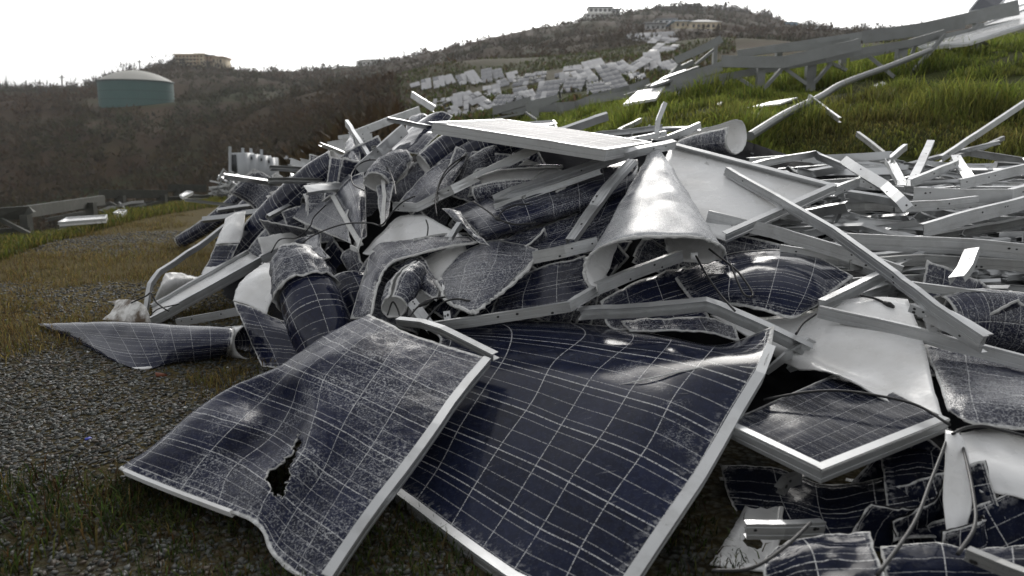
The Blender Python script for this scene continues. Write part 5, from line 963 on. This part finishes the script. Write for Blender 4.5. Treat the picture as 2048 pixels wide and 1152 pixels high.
rim_c = [(1197, 593, 3.40), (1174, 562, 3.44), (1169, 532, 3.45), (1192, 500, 3.42), (1247, 478, 3.36), (1327, 473, 3.33), (1392, 474, 3.36), (1424, 483, 3.42), (1449, 500, 3.52), (1440, 520, 3.6), (1400, 529, 3.66), (1352, 518, 3.68), (1330, 500, 3.64)]
Rm = A(rim_c); ap = P(1312, 303, 4.45); Ap = np.array([ap + np.array([.03 * math.sin(i / 12 * 5 - 2.2), 0, .03 * math.cos(i / 12 * 5 - 2.2)]) for i in range(13)])
GC = crom(np.array([Ap * (1 - t) + Rm * t for t in np.linspace(0, 1, 26)]), 5, 1)
T = Thing('cone_rolled_panel', 'big frosted panel rolled into a wide mouthed cone', 'solar panel'); laminate(T, GC, M['cells_white'], face='back', crumple=.008, freq=7, fine=.0025, uvr=(0, 1.4, 0, 1.1), jag=.006)
lip(T, [(c[0], c[1], c[2]) for c in rim_c[:10]], .008, Y=True); T.add('junction_box', *box(P(1388, 512, 3.5), (.03, .02, .03)), M['back']); T.done()
loose('grooved bar lying inside the mouth of the cone', [(1197, 578, 3.33), (1290, 540, 3.5), (1366, 512, 3.62)], .052)
loose('large channel bar resting across the middle of the heap', [(990, 404, 4.12), (1025, 388, 4.12), (1276, 306, 4.3), (1352, 290, 4.5)], .045, up=(0, -.5, 1), w=.035)
loose('lower rail of the channel bar with an open slotted end', [(988, 414, 4.1), (1100, 376, 4.2), (1200, 342, 4.28)], .03, flip=True)
loose('bar with a torn open flange standing between channel bar and cone', [(1140, 478, 3.75), (1188, 410, 3.95), (1215, 372, 4.0), (1264, 318, 4.15)], [.05, .06, .05], up=(1, -.3, .2))
roll('open ended folded roll lying at the back of the heap by the grass', [(1368, 292, 5.25, .07), (1410, 282, 5.1, .10), (1474, 274, 4.95, .135)], 30, 345, 'cells_frosted', Y=True, flat=.75, roll=20, uvo=(.1, .1), jag=.006)
# bars framing the foreground panel
loose('long bent grooved bar lying above the blue foreground panel', [(864, 655, 3.32), (1000, 636, 3.28), (1141, 614, 3.26), (1194, 582, 3.36)], .043)
loose('bent channel bar arching behind the raised corner of the blue panel', [(1160, 622, 3.34), (1300, 614, 3.22), (1412, 603, 3.2), (1440, 612, 3.18), (1540, 656, 3.1), (1622, 696, 3.05)], .045, w=.04, flip=True, up=(0, -.3, 1))
loose('short grooved stub standing by the crushed tube mouth', [(822, 602, 3.62), (862, 656, 3.5)], .05, up=(1, -.3, 0))
loose('small white bracket stub by the end of the long bent bar', [(893, 622, 3.5), (896, 645, 3.48)], .03, grooves=False, up=(1, 0, 0))
sheet('bulging deep blue panel with pale crushed right edge', [dict(mat='cells_blue', n=7, m=8, off=-.02, crumple=.004, fine=.001, uvo=(.02, .06), rows=[[(1345, 548, .12), (1450, 508, .08), (1560, 498, .06), (1630, 512, .04), (1706, 552)], [(1366, 582, .06), (1458, 546, -.08), (1552, 532, -.12), (1622, 548, -.1), (1672, 580, -.02)], [(1390, 606, .03), (1456, 584, -.1), (1540, 580, -.15), (1606, 592, -.12), (1644, 606, -.03)], [(1410, 622, .08), (1460, 612), (1528, 622, -.06), (1582, 636, -.05), (1616, 622, -.02)]])], name='bulging_solar_panel')
sheet('dark shattered panel in the shade below the cone', [dict(mat='cells_mid', off=.08, rows=[[(1200, 600), (1280, 560), (1370, 530)], [(1210, 640), (1300, 620), (1400, 590)], [(1230, 660), (1330, 650), (1420, 640)]])], name='shattered_solar_panel')
sheet('crumpled dark panel strip under the bent channel bar', [dict(mat='cells_crushed', off=.0, rows=[[(1240, 640, .05), (1330, 636), (1400, 632), (1470, 650)], [(1260, 660), (1340, 660), (1420, 664), (1480, 680)]])], name='torn_panel_strip')
# right hand white sheet and its neighbours
def whitesheet(T):
    G = depth_grid([[(1420, 632), (1520, 636), (1600, 628), (1670, 606), (1745, 596), (1815, 600)], [(1480, 665), (1560, 680), (1622, 690), (1695, 680), (1775, 680), (1848, 690)], [(1560, 720), (1610, 720), (1660, 738), (1738, 758), (1812, 770), (1868, 775)], [(1600, 740), (1650, 745), (1700, 762), (1752, 792), (1832, 840), (1895, 860)]], 3.42, 3.22, 2.98, 2.36, {(3, 3): .03, (2, 2): .02})
    laminate(T, crom(crom(G, 7, 1), 7, 0), M['cells_mid'], face='back', crumple=.004, freq=4, fine=.0008, jag=.003)
sheet('large white back sheet with specks of dirt below the scrap bars', [
  dict(face='back', Y=True, name='hanging_strip', crumple=.0015, fine=.0004, jag=.0012, rows=[[(1893, 862, 2.24), (1910, 866, 2.2), (1926, 874, 2.18)], [(1890, 920, 2.14), (1914, 924, 2.13), (1937, 930, 2.14)], [(1886, 1000, 2.06), (1914, 1005, 2.05), (1941, 1008, 2.07)], [(1897, 1076, 1.98), (1911, 1074, 1.97), (1926, 1070, 1.98)], [(1909, 1114, 1.92), (1913, 1114, 1.92), (1917, 1112, 1.92)]])],
  [([(1636, 608, -.08), (1730, 562, -.05), (1838, 510)], .042, dict(flip=True, w=.035)), ([(1636, 624, -.1), (1830, 668, -.12), (2070, 732, -.1)], .05, dict())], name='framed_back_sheet', extra=whitesheet)
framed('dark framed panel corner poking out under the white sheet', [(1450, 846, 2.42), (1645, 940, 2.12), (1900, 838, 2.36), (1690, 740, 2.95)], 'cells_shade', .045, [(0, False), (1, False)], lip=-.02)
sheet('crushed panel bent over with a thick white rim at the right edge', [dict(mat='cells_crushed', off=-.05, rows=[[(1846, 690, .08), (1900, 698, .05), (1980, 712, .05), (2100, 735, .05)], [(1872, 750), (1910, 752, -.03), (1985, 766, -.04), (2100, 780, -.05)], [(1892, 812, -.02), (1920, 798, -.06), (1985, 800, -.08), (2100, 815, -.08)], [(1896, 824, 0), (1935, 840, -.05), (2000, 850, -.04), (2100, 862, -.04)]])], name='bent_solar_panel')
roll('dark rolled panel with a rusty rimmed mouth among the scrap at right', [(1880, 640, .10), (1960, 635, .12), (2100, 650, .12)], 0, 340, 'cells_crushed', off=.05)
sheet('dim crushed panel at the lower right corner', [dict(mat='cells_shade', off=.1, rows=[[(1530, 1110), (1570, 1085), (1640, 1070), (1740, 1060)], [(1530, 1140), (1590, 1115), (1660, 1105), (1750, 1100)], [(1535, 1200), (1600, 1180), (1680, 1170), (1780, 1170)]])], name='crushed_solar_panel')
sheet('grey back sheet standing in the dark hollow at the lower right', [dict(face='back', off=.32, rows=[[(1500, 990), (1570, 1000)], [(1460, 1080), (1560, 1080)], [(1420, 1170), (1540, 1170)]])], name='back_sheet')
loose('grooved bar end in the dark hollow at the lower right', [(1493, 1064, 2.0), (1570, 1064, 2.0), (1650, 1060, 2.05)], .045)
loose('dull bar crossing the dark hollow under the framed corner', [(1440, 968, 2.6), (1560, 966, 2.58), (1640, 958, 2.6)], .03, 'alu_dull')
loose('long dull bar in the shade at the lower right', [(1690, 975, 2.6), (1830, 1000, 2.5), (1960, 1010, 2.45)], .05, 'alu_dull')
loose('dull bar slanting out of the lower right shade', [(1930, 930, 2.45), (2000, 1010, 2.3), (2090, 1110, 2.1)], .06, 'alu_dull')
sheet('white sheet fold under the rimmed panel at the right edge', [dict(face='back', off=.02, rows=[[(1910, 870), (1980, 862), (2090, 880)], [(1920, 930), (1990, 940), (2090, 960)], [(1960, 985, .08), (2010, 990, .08), (2090, 1010, .08)]])], name='back_sheet')
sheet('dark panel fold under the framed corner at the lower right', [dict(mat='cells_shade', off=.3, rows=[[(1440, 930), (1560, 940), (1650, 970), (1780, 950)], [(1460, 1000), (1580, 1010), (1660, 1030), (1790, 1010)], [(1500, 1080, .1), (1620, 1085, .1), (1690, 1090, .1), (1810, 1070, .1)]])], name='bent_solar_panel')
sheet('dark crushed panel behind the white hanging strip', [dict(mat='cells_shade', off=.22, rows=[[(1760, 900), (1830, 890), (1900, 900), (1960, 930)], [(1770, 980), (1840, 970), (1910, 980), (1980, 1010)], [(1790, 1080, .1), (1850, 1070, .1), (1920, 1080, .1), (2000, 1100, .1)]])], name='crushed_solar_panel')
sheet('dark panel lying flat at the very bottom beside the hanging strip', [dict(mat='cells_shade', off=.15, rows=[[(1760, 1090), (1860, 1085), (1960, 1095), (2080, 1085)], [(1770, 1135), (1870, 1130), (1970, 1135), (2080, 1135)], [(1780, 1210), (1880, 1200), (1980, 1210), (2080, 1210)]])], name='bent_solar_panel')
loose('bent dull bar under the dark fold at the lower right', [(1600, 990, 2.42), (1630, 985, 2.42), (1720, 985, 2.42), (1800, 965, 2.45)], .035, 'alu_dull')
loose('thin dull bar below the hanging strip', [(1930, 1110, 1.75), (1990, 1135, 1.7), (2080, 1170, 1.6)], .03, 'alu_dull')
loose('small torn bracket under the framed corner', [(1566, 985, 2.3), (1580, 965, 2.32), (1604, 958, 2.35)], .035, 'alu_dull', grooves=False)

# ---------------------------------------------------------------- sharply creased panels wedged between the big ones
def creased(label, group, px, py, off, size, mat, seed, back=False):
    g = np.random.default_rng(seed); c = H((px, py), off); nrm = np.array([g.normal(0, .55), -1, g.normal(.55, .5)]); nrm /= np.linalg.norm(nrm)
    u = np.cross(nrm, [g.normal(0, .4), g.normal(0, .4), 1]); u /= np.linalg.norm(u); a = g.uniform(-1, 1); v = np.cross(nrm, u); u, v = u * math.cos(a) + v * math.sin(a), v * math.cos(a) - u * math.sin(a)
    q = np.linspace(-1, 1, 31); uu, vv = np.meshgrid(q, q * .72); d = np.zeros_like(uu)
    for k in range(3):
        an = g.uniform(0, math.pi); d += g.uniform(.12, .4) * g.choice([-1, 1]) * np.abs(uu * math.cos(an) + vv * math.sin(an) - g.uniform(-.5, .5))
    d += g.uniform(-.3, .3) * uu ** 2
    G = c + (uu[..., None] * u + vv[..., None] * v + (d - d.mean())[..., None] * nrm) * size
    T = Thing('creased_solar_panel', label, 'solar panel', group); laminate(T, G, M[mat], face='back' if back else 'cam', crumple=.008, freq=10, fine=.002, jag=.006, uvr=(.03, .03 + 2 * size, .05, .05 + 1.44 * size))
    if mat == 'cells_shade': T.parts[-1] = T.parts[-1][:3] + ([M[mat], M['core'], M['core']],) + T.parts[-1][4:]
    return T.done()
rr = random.Random(5); ml = ['cells_mid', 'cells_crushed', 'cells_clean', 'cells_frosted', 'cells_clean']
for i in range(26): creased('creased dark panel wedged deep between the bigger sheets of the heap', 'creased panels wedged in the heap', rr.uniform(640, 1200), rr.uniform(330, 610), rr.uniform(.36, .5), rr.uniform(.18, .30), ml[i % 5], 100 + i, back=i % 9 == 4)
for i in range(9): creased('creased panel jammed into the left flank of the heap', 'creased panels in the left flank', *((lambda t: (500 + 170 * t + rr.uniform(-10, 40), 530 - 190 * t + rr.uniform(0, 60)))(rr.random())), rr.uniform(.35, .6), rr.uniform(.2, .32), ml[i % 5], 200 + i, back=i % 4 == 2)
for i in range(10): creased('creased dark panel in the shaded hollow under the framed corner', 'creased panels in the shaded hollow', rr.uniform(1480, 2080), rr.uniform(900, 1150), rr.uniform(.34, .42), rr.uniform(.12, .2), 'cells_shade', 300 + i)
for i in range(5): creased('creased panel lying under the scrap bars below the white sheet', 'creased panels under the scrap bars', rr.uniform(1860, 2120), rr.uniform(600, 760), rr.uniform(.25, .35), rr.uniform(.16, .26), ml[i % 3], 400 + i)

# ---------------------------------------------------------------- scrap frame bars at the right
BARS = [
 ('long diagonal angle bar crossing the white framed panel and the scrap', [(1449, 342, -.25), (1546, 397, -.3), (1664, 466, -.35), (1782, 553, -.35), (1865, 619, -.32), (1962, 684, -.25)], .045, {}),
 ('wide grooved bar pointing left above the bulging blue panel', [(1414, 433, -.1), (1546, 464, -.12), (1680, 505, -.1), (1802, 546, 0)], .06, {}),
 ('heavy grooved beam lying level across the right hand scrap', [(1688, 482, 0), (1800, 488, -.05), (1945, 494, -.08), (2080, 508, -.1)], .075, {}),
 ('broad grey channel with a dark upper edge in the scrap', [(1827, 388, 0), (1930, 392, -.05), (2025, 392, -.05), (2080, 378, -.05)], .075, dict(grooves=False, w=.04)),
 ('broad white bar sloping from the grass edge into the scrap', [(1686, 318, -.3), (1768, 369, -.3), (1800, 398, -.28), (1816, 418, -.2)], .055, dict(grooves=False, up=(.6, -.3, .6))),
 ('bar with bolt holes standing up out of the scrap', [(1862, 280, .1), (1842, 325, 0), (1818, 372, -.05)], .05, dict(grooves=False, up=(1, -.3, 0))),
 ('short pale bar rising left of the bar with bolt holes', [(1815, 294, .2), (1782, 322, .1)], .045, dict(grooves=False)),
 ('pale bar sloping up to the right edge above the channel', [(1921, 369, -.1), (1980, 356, -.1), (2080, 332, -.1)], .06, {}),
 ('bar wedged under the broad grey channel', [(1813, 414, -.1), (1880, 411, -.1), (1958, 402, -.1)], .055, {}),
 ('bent bar arching over the scrap beside the grass', [(1504, 331, .1), (1560, 318, .1), (1629, 307, .1), (1690, 333, .05)], .04, dict(w=.035, flip=True)),
 ('wide bar slanting up right behind the heavy beam', [(1848, 462, 0), (1950, 432, -.05), (2080, 398, -.05)], .07, {}),
 ('short upright angle piece in the middle of the scrap', [(1778, 327, 0), (1803, 372, -.05)], .055, dict(flip=True, up=(1, -.2, 0))),
 ('twisted strap standing among the upper scrap', [(1912, 310, .05), (1925, 335, 0), (1942, 360, 0)], .06, dict(grooves=False, up=(1, -.3, 0), twist=30)),
 ('bar slanting from the twisted strap down to the bolt hole bar', [(1823, 367, -.1), (1870, 348, -.1), (1918, 328, -.05)], .05, {}),
 ('slender pale rail below the heavy beam at right', [(1822, 572, -.1), (1940, 588, -.12), (2080, 602, -.1)], .035, {}),
 ('broad bent plate hanging from the long diagonal bar', [(1850, 622, -.2), (1905, 650, -.22), (1968, 688, -.2)], .075, dict(grooves=False)),
 ('white tab welded near the diagonal bar', [(1818, 616, -.25), (1850, 628, -.25)], .03, dict(grooves=False)),
 ('square strap hanging below the heavy beam', [(1944, 496, -.15), (1930, 530, -.16), (1912, 553, -.16)], .06, dict(grooves=False, up=(1, -.2, .3))),
 ('bar running from the white framed panel into the scrap', [(1670, 384, -.05), (1720, 364, 0), (1752, 372, 0)], .05, {}),
 ('long dull bar beneath the heavy beam', [(1700, 530, 0), (1850, 520, 0), (2080, 535, 0)], .05, {}),
 ('thin bar leaning behind the white framed panel corner', [(1500, 322, .3), (1580, 316, .4), (1660, 322, .35)], .04, {}),
 ('bar under the end of the wide grooved bar', [(1560, 500, .05), (1680, 520, .05), (1790, 560, .05)], .05, {}),
]
def BARS_G(o): return o.get('grooves', True)
for lab, pts, h_, o in BARS:
    o = dict(o); T = Thing('frame_bar', lab, 'metal bar'); T.add('frame_bar', *bar_geo(HA(pts, -.05), h_, o.pop('w', .028), wob=.002, **o), M['alu' if 'dull' not in lab else 'alu_dull']); holes(T, BARS_G(o)); T.done()
# tangled bars of the scrap pile: many look-alikes
protos = []
for i in range(16):
    L_ = random.uniform(.55, 1.5); k = random.random(); b = random.uniform(.0, .22) if k < .6 else random.uniform(.2, .5)
    p = [(-L_ / 2, 0, 0), (-L_ * .1, b * .2, random.uniform(-.02, .02)), (L_ * random.uniform(.05, .25), b * .5, random.uniform(-.03, .03)), (L_ / 2, b * random.uniform(-.4, .8), random.uniform(-.1, .1))]
    v, f = bar_geo(np.array(p), random.choice([.03, .035, .04, .045, .055]), random.choice([.02, .026, .032]), grooves=i % 2 == 0, twist=random.choice([0, 0, 15, -25, 40]), wob=.003, flip=i % 2 == 0)
    me = mesh_from('frame_bar', v, f); me.materials.append(M['alu' if i % 4 else 'alu_dull']); protos.append(me)
def strew(n, fn, label, group, tilt=.16):
    for i in range(n):
        c, a = fn(i); o = link(bpy.data.objects.new('frame_bar', random.choice(protos))); o.location = c
        o.rotation_euler = (random.uniform(-1, 1) * .9, random.gauss(0, tilt), a); tag(o, label, 'metal bar', group)
def scrap(i):
    Y = 3.5 + 2.9 * random.random() ** .8; px = random.uniform(1500, 2450); X = (px - 1024) / FPX * Y
    if px < 1700 and Y < 4.6: Y = random.uniform(4.6, 6.0); X = (px - 1024) / FPX * Y
    z = np.interp(Y, [3.0, 3.5, 4, 4.5, 5, 5.5, 6, 6.5], [.25, .38, .54, .70, .82, .92, 1.0, 1.02]) - random.uniform(0, .26)
    return (X, Y, z), random.choice([random.gauss(0, .35), random.gauss(.5, .4), random.gauss(-.6, .35)])
strew(205, scrap, 'loose aluminium frame bar tangled in the right hand scrap pile', 'bars in the scrap pile', .09)
Vs, Fs, nn = [], [], 0                      # the bars deeper in the pile, past counting
for i in range(950):
    (x, y, z), a = scrap(i); z -= random.uniform(-.02, .16); L_ = random.uniform(.5, 1.3); d = np.array([math.cos(a), math.sin(a), random.gauss(0, .08)]) * L_ / 2; c = np.array([x, y, z]); b = np.array([random.gauss(0, .04), random.gauss(0, .04), random.gauss(0, .03)])
    v, f = bar_geo([c - d, c + b, c + d], random.choice([.03, .036, .045, .05]), .026, grooves=False, up=(random.gauss(0, .4), random.gauss(0, .4), 1), flip=i % 3 == 0); Vs.append(v); Fs += [tuple(k + nn for k in q) for q in f]; nn += len(v)
o = mk('scrap_bars', np.concatenate(Vs), Fs, M['alu']); tag(o, 'mass of bent aluminium bars deep in the scrap pile', 'scrap metal', kind='stuff')
def fringe(i):
    t = random.random(); px = 500 + 380 * t + random.uniform(-25, 45); py = 402 - 155 * t + random.uniform(5, 50); Y = D(px, py) + random.uniform(.1, 1.6); p = P(px, py, Y); return p, random.gauss(1.0, .5)
strew(24, fringe, 'loose frame bar piled along the back of the heap towards the cabinets', 'bars behind the heap', .12)
def fringe2(i):
    px = random.uniform(1110, 1420); Y = random.uniform(5.4, 6.6); return P(px, random.uniform(268, 300), Y), random.gauss(.5, .5)
strew(14, fringe2, 'loose frame bar lying between the white framed panel and the grass', 'bars behind the white panel', .1)
for lab, pts, h_ in (('long grey bar running along the back of the heap to its crest', [(545, 392, 8.2), (620, 345, 7.9), (700, 290, 7.6)], .09), ('grey rail slanting behind the crest towards the slope', [(700, 272, 8.4), (770, 245, 8.6), (840, 220, 8.9)], .08), ('pale bar beside the long grey rail at the left flank', [(500, 448, 6.9), (560, 395, 7.1), (650, 330, 7.2)], .07), ('wide pale bar end facing the cabinets', [(498, 394, 8.6), (540, 388, 8.5), (590, 362, 8.6)], .07), ('thin level bar on the back of the heap', [(676, 275, 8.3), (700, 272, 8.2), (740, 268, 8.2)], .04), ('pale bar lying across the back slope of the heap', [(655, 292, 7.8), (700, 285, 7.6), (745, 275, 7.6)], .08)):
    loose(lab, pts, h_)
for i, (q, lab) in enumerate((([(560, 398, 7.6), (600, 380, 7.5), (650, 330, 7.9), (610, 345, 8.2)], 'pale module lying on the left flank behind the long roll'), ([(640, 335, 7.4), (690, 325, 7.2), (730, 285, 7.6), (680, 290, 8.0)], 'pale module sliding behind the folded dusty panel'), ([(1040, 262, 7.6), (1110, 252, 7.8), (1105, 244, 8.4), (1020, 250, 8.4)], 'white module lying behind the top panel'))): slab(lab, q, 'module_pale', .04)

# ---------------------------------------------------------------- cables
def cable(label, pts, r=.0045, off=0.0, Y=False, plug=None):
    T = Thing('cable', label, 'cable'); p = A(pts) if Y else HA(pts, off); T.add('cable', *tube_geo(p, r, 7, 7), M['cable'], smooth=True)
    if plug is not None: T.add('connector', *tube_geo([p[plug], p[plug] * .5 + p[plug - 1] * .5, p[plug - 1]], [r * 1.2, r * 2.6, r * 1.6], 8, 5), M['plug'], smooth=True)
    return T.done()
cable('black cable looped over the crushed tube near the crest', [(728, 381), (707, 369), (703, 348), (722, 326), (752, 320), (775, 336), (787, 363), (792, 392)], off=-.42)
cable('black cable hanging from the folded dusty panel to the left', [(542, 505), (560, 479), (595, 475), (619, 454), (628, 434), (652, 410)], off=-.25)
cable('long black cable sagging under the folded dusty panel', [(583, 505), (625, 472), (684, 449), (737, 446), (763, 450), (784, 425), (804, 405), (830, 392)], off=-.32)
cable('black cable dropping past the pale torn edge', [(928, 312), (898, 334), (880, 362), (871, 400), (874, 432)], off=-.22)
cable('second black cable beside the pale torn edge', [(924, 318), (890, 350), (876, 380), (876, 410)], off=-.2, r=.004)
cable('knotted black cable tied round the wide dark roll', [(948, 404), (972, 420), (990, 434), (1000, 440), (1030, 449), (1072, 446)], off=-.34, plug=3)
cable('short black cable tail by the knot on the wide dark roll', [(994, 436), (1008, 420), (1030, 411), (1060, 408)], off=-.32, r=.004)
cable('black cable hanging out of the cone mouth over the blue panel', [(1392, 512, .02), (1412, 548), (1440, 588), (1470, 622)], off=-.3)
cable('second black cable from the cone bent back on itself', [(1418, 498), (1450, 522), (1480, 548), (1506, 588), (1490, 590), (1474, 560), (1462, 530)], off=-.32)
cable('thin black cable from the centre hollow to the long bent bar', [(842, 655), (862, 628), (885, 606), (912, 598), (940, 602)], off=-.25)
cable('black cable end in the mouth of the short crushed tube', [(775, 630), (785, 604), (795, 618), (800, 636)], off=-.2, r=.004)
cable('black cable curving from the centre tube to the foreground panel', [(818, 634), (838, 612), (866, 598), (890, 594)], off=-.28, plug=2)
cable('black cable lying over the white sheet to the hanging strip', [(1528, 799), (1616, 784), (1688, 782), (1770, 794), (1837, 812), (1900, 850)], off=-.12)
cable('black cable running right from the hanging strip', [(1905, 868), (1930, 856), (1965, 852), (2010, 862), (2080, 880)], off=-.16)
cable('black cable hanging behind the white hanging strip', [(1916, 860), (1930, 910), (1945, 980), (1950, 1050), (1916, 1108)], off=-.1)
cable('black cable curving through the lower right hollow', [(1425, 1142), (1503, 1136), (1570, 1094), (1621, 1046)], off=-.14, r=.0045)
cable('black cable slanting through the shade at the lower right', [(1755, 1150), (1827, 1048), (1862, 961), (1884, 905), (1900, 860)], off=-.1, r=.0045)
cable('cut black cable with connector lying on the white sheet', [(1722, 591), (1749, 597), (1768, 605), (1788, 614)], off=-.10, r=.005, plug=3)
cable('black cable leaving the white sheet under the frame corner', [(1592, 668), (1606, 647), (1632, 628)], off=-.1, r=.005)
cable('tangled black cable over the white framed sheet at the left foot', [(262, 606, 5.0), (292, 592, 4.95), (302, 586, 4.9), (312, 604, 4.88), (330, 618, 4.86), (338, 622, 4.86)], Y=True, r=.005)
cable('short black cable beside the tangled one at the left foot', [(303, 628, 4.88), (316, 618, 4.86), (340, 612, 4.9), (358, 608, 4.95)], Y=True, r=.004)
cable('black cable dangling on the pale sheet by the folded arch', [(852, 440), (856, 455), (852, 478), (838, 500)], off=-.05, r=.004)

# ---------------------------------------------------------------- humid air over the valley
V, F = box((0, 950, 47), (4200, 2180, 190)); V[:, 2] = np.where(V[:, 2] > 40, 78, -16)
hz = bpy.data.materials.new('haze'); hz.use_nodes = True; ht = hz.node_tree; ht.nodes.clear(); vo = ht.nodes.new('ShaderNodeVolumePrincipled'); ho = ht.nodes.new('ShaderNodeOutputMaterial')
vo.inputs['Color'].default_value = (.93, .95, .97, 1); vo.inputs['Density'].default_value = .00032; vo.inputs['Anisotropy'].default_value = .3; ht.links.new(vo.outputs[0], ho.inputs['Volume'])
o = mk('haze', V, F, hz); tag(o, 'thin humid haze over the valley', 'haze', kind='stuff')
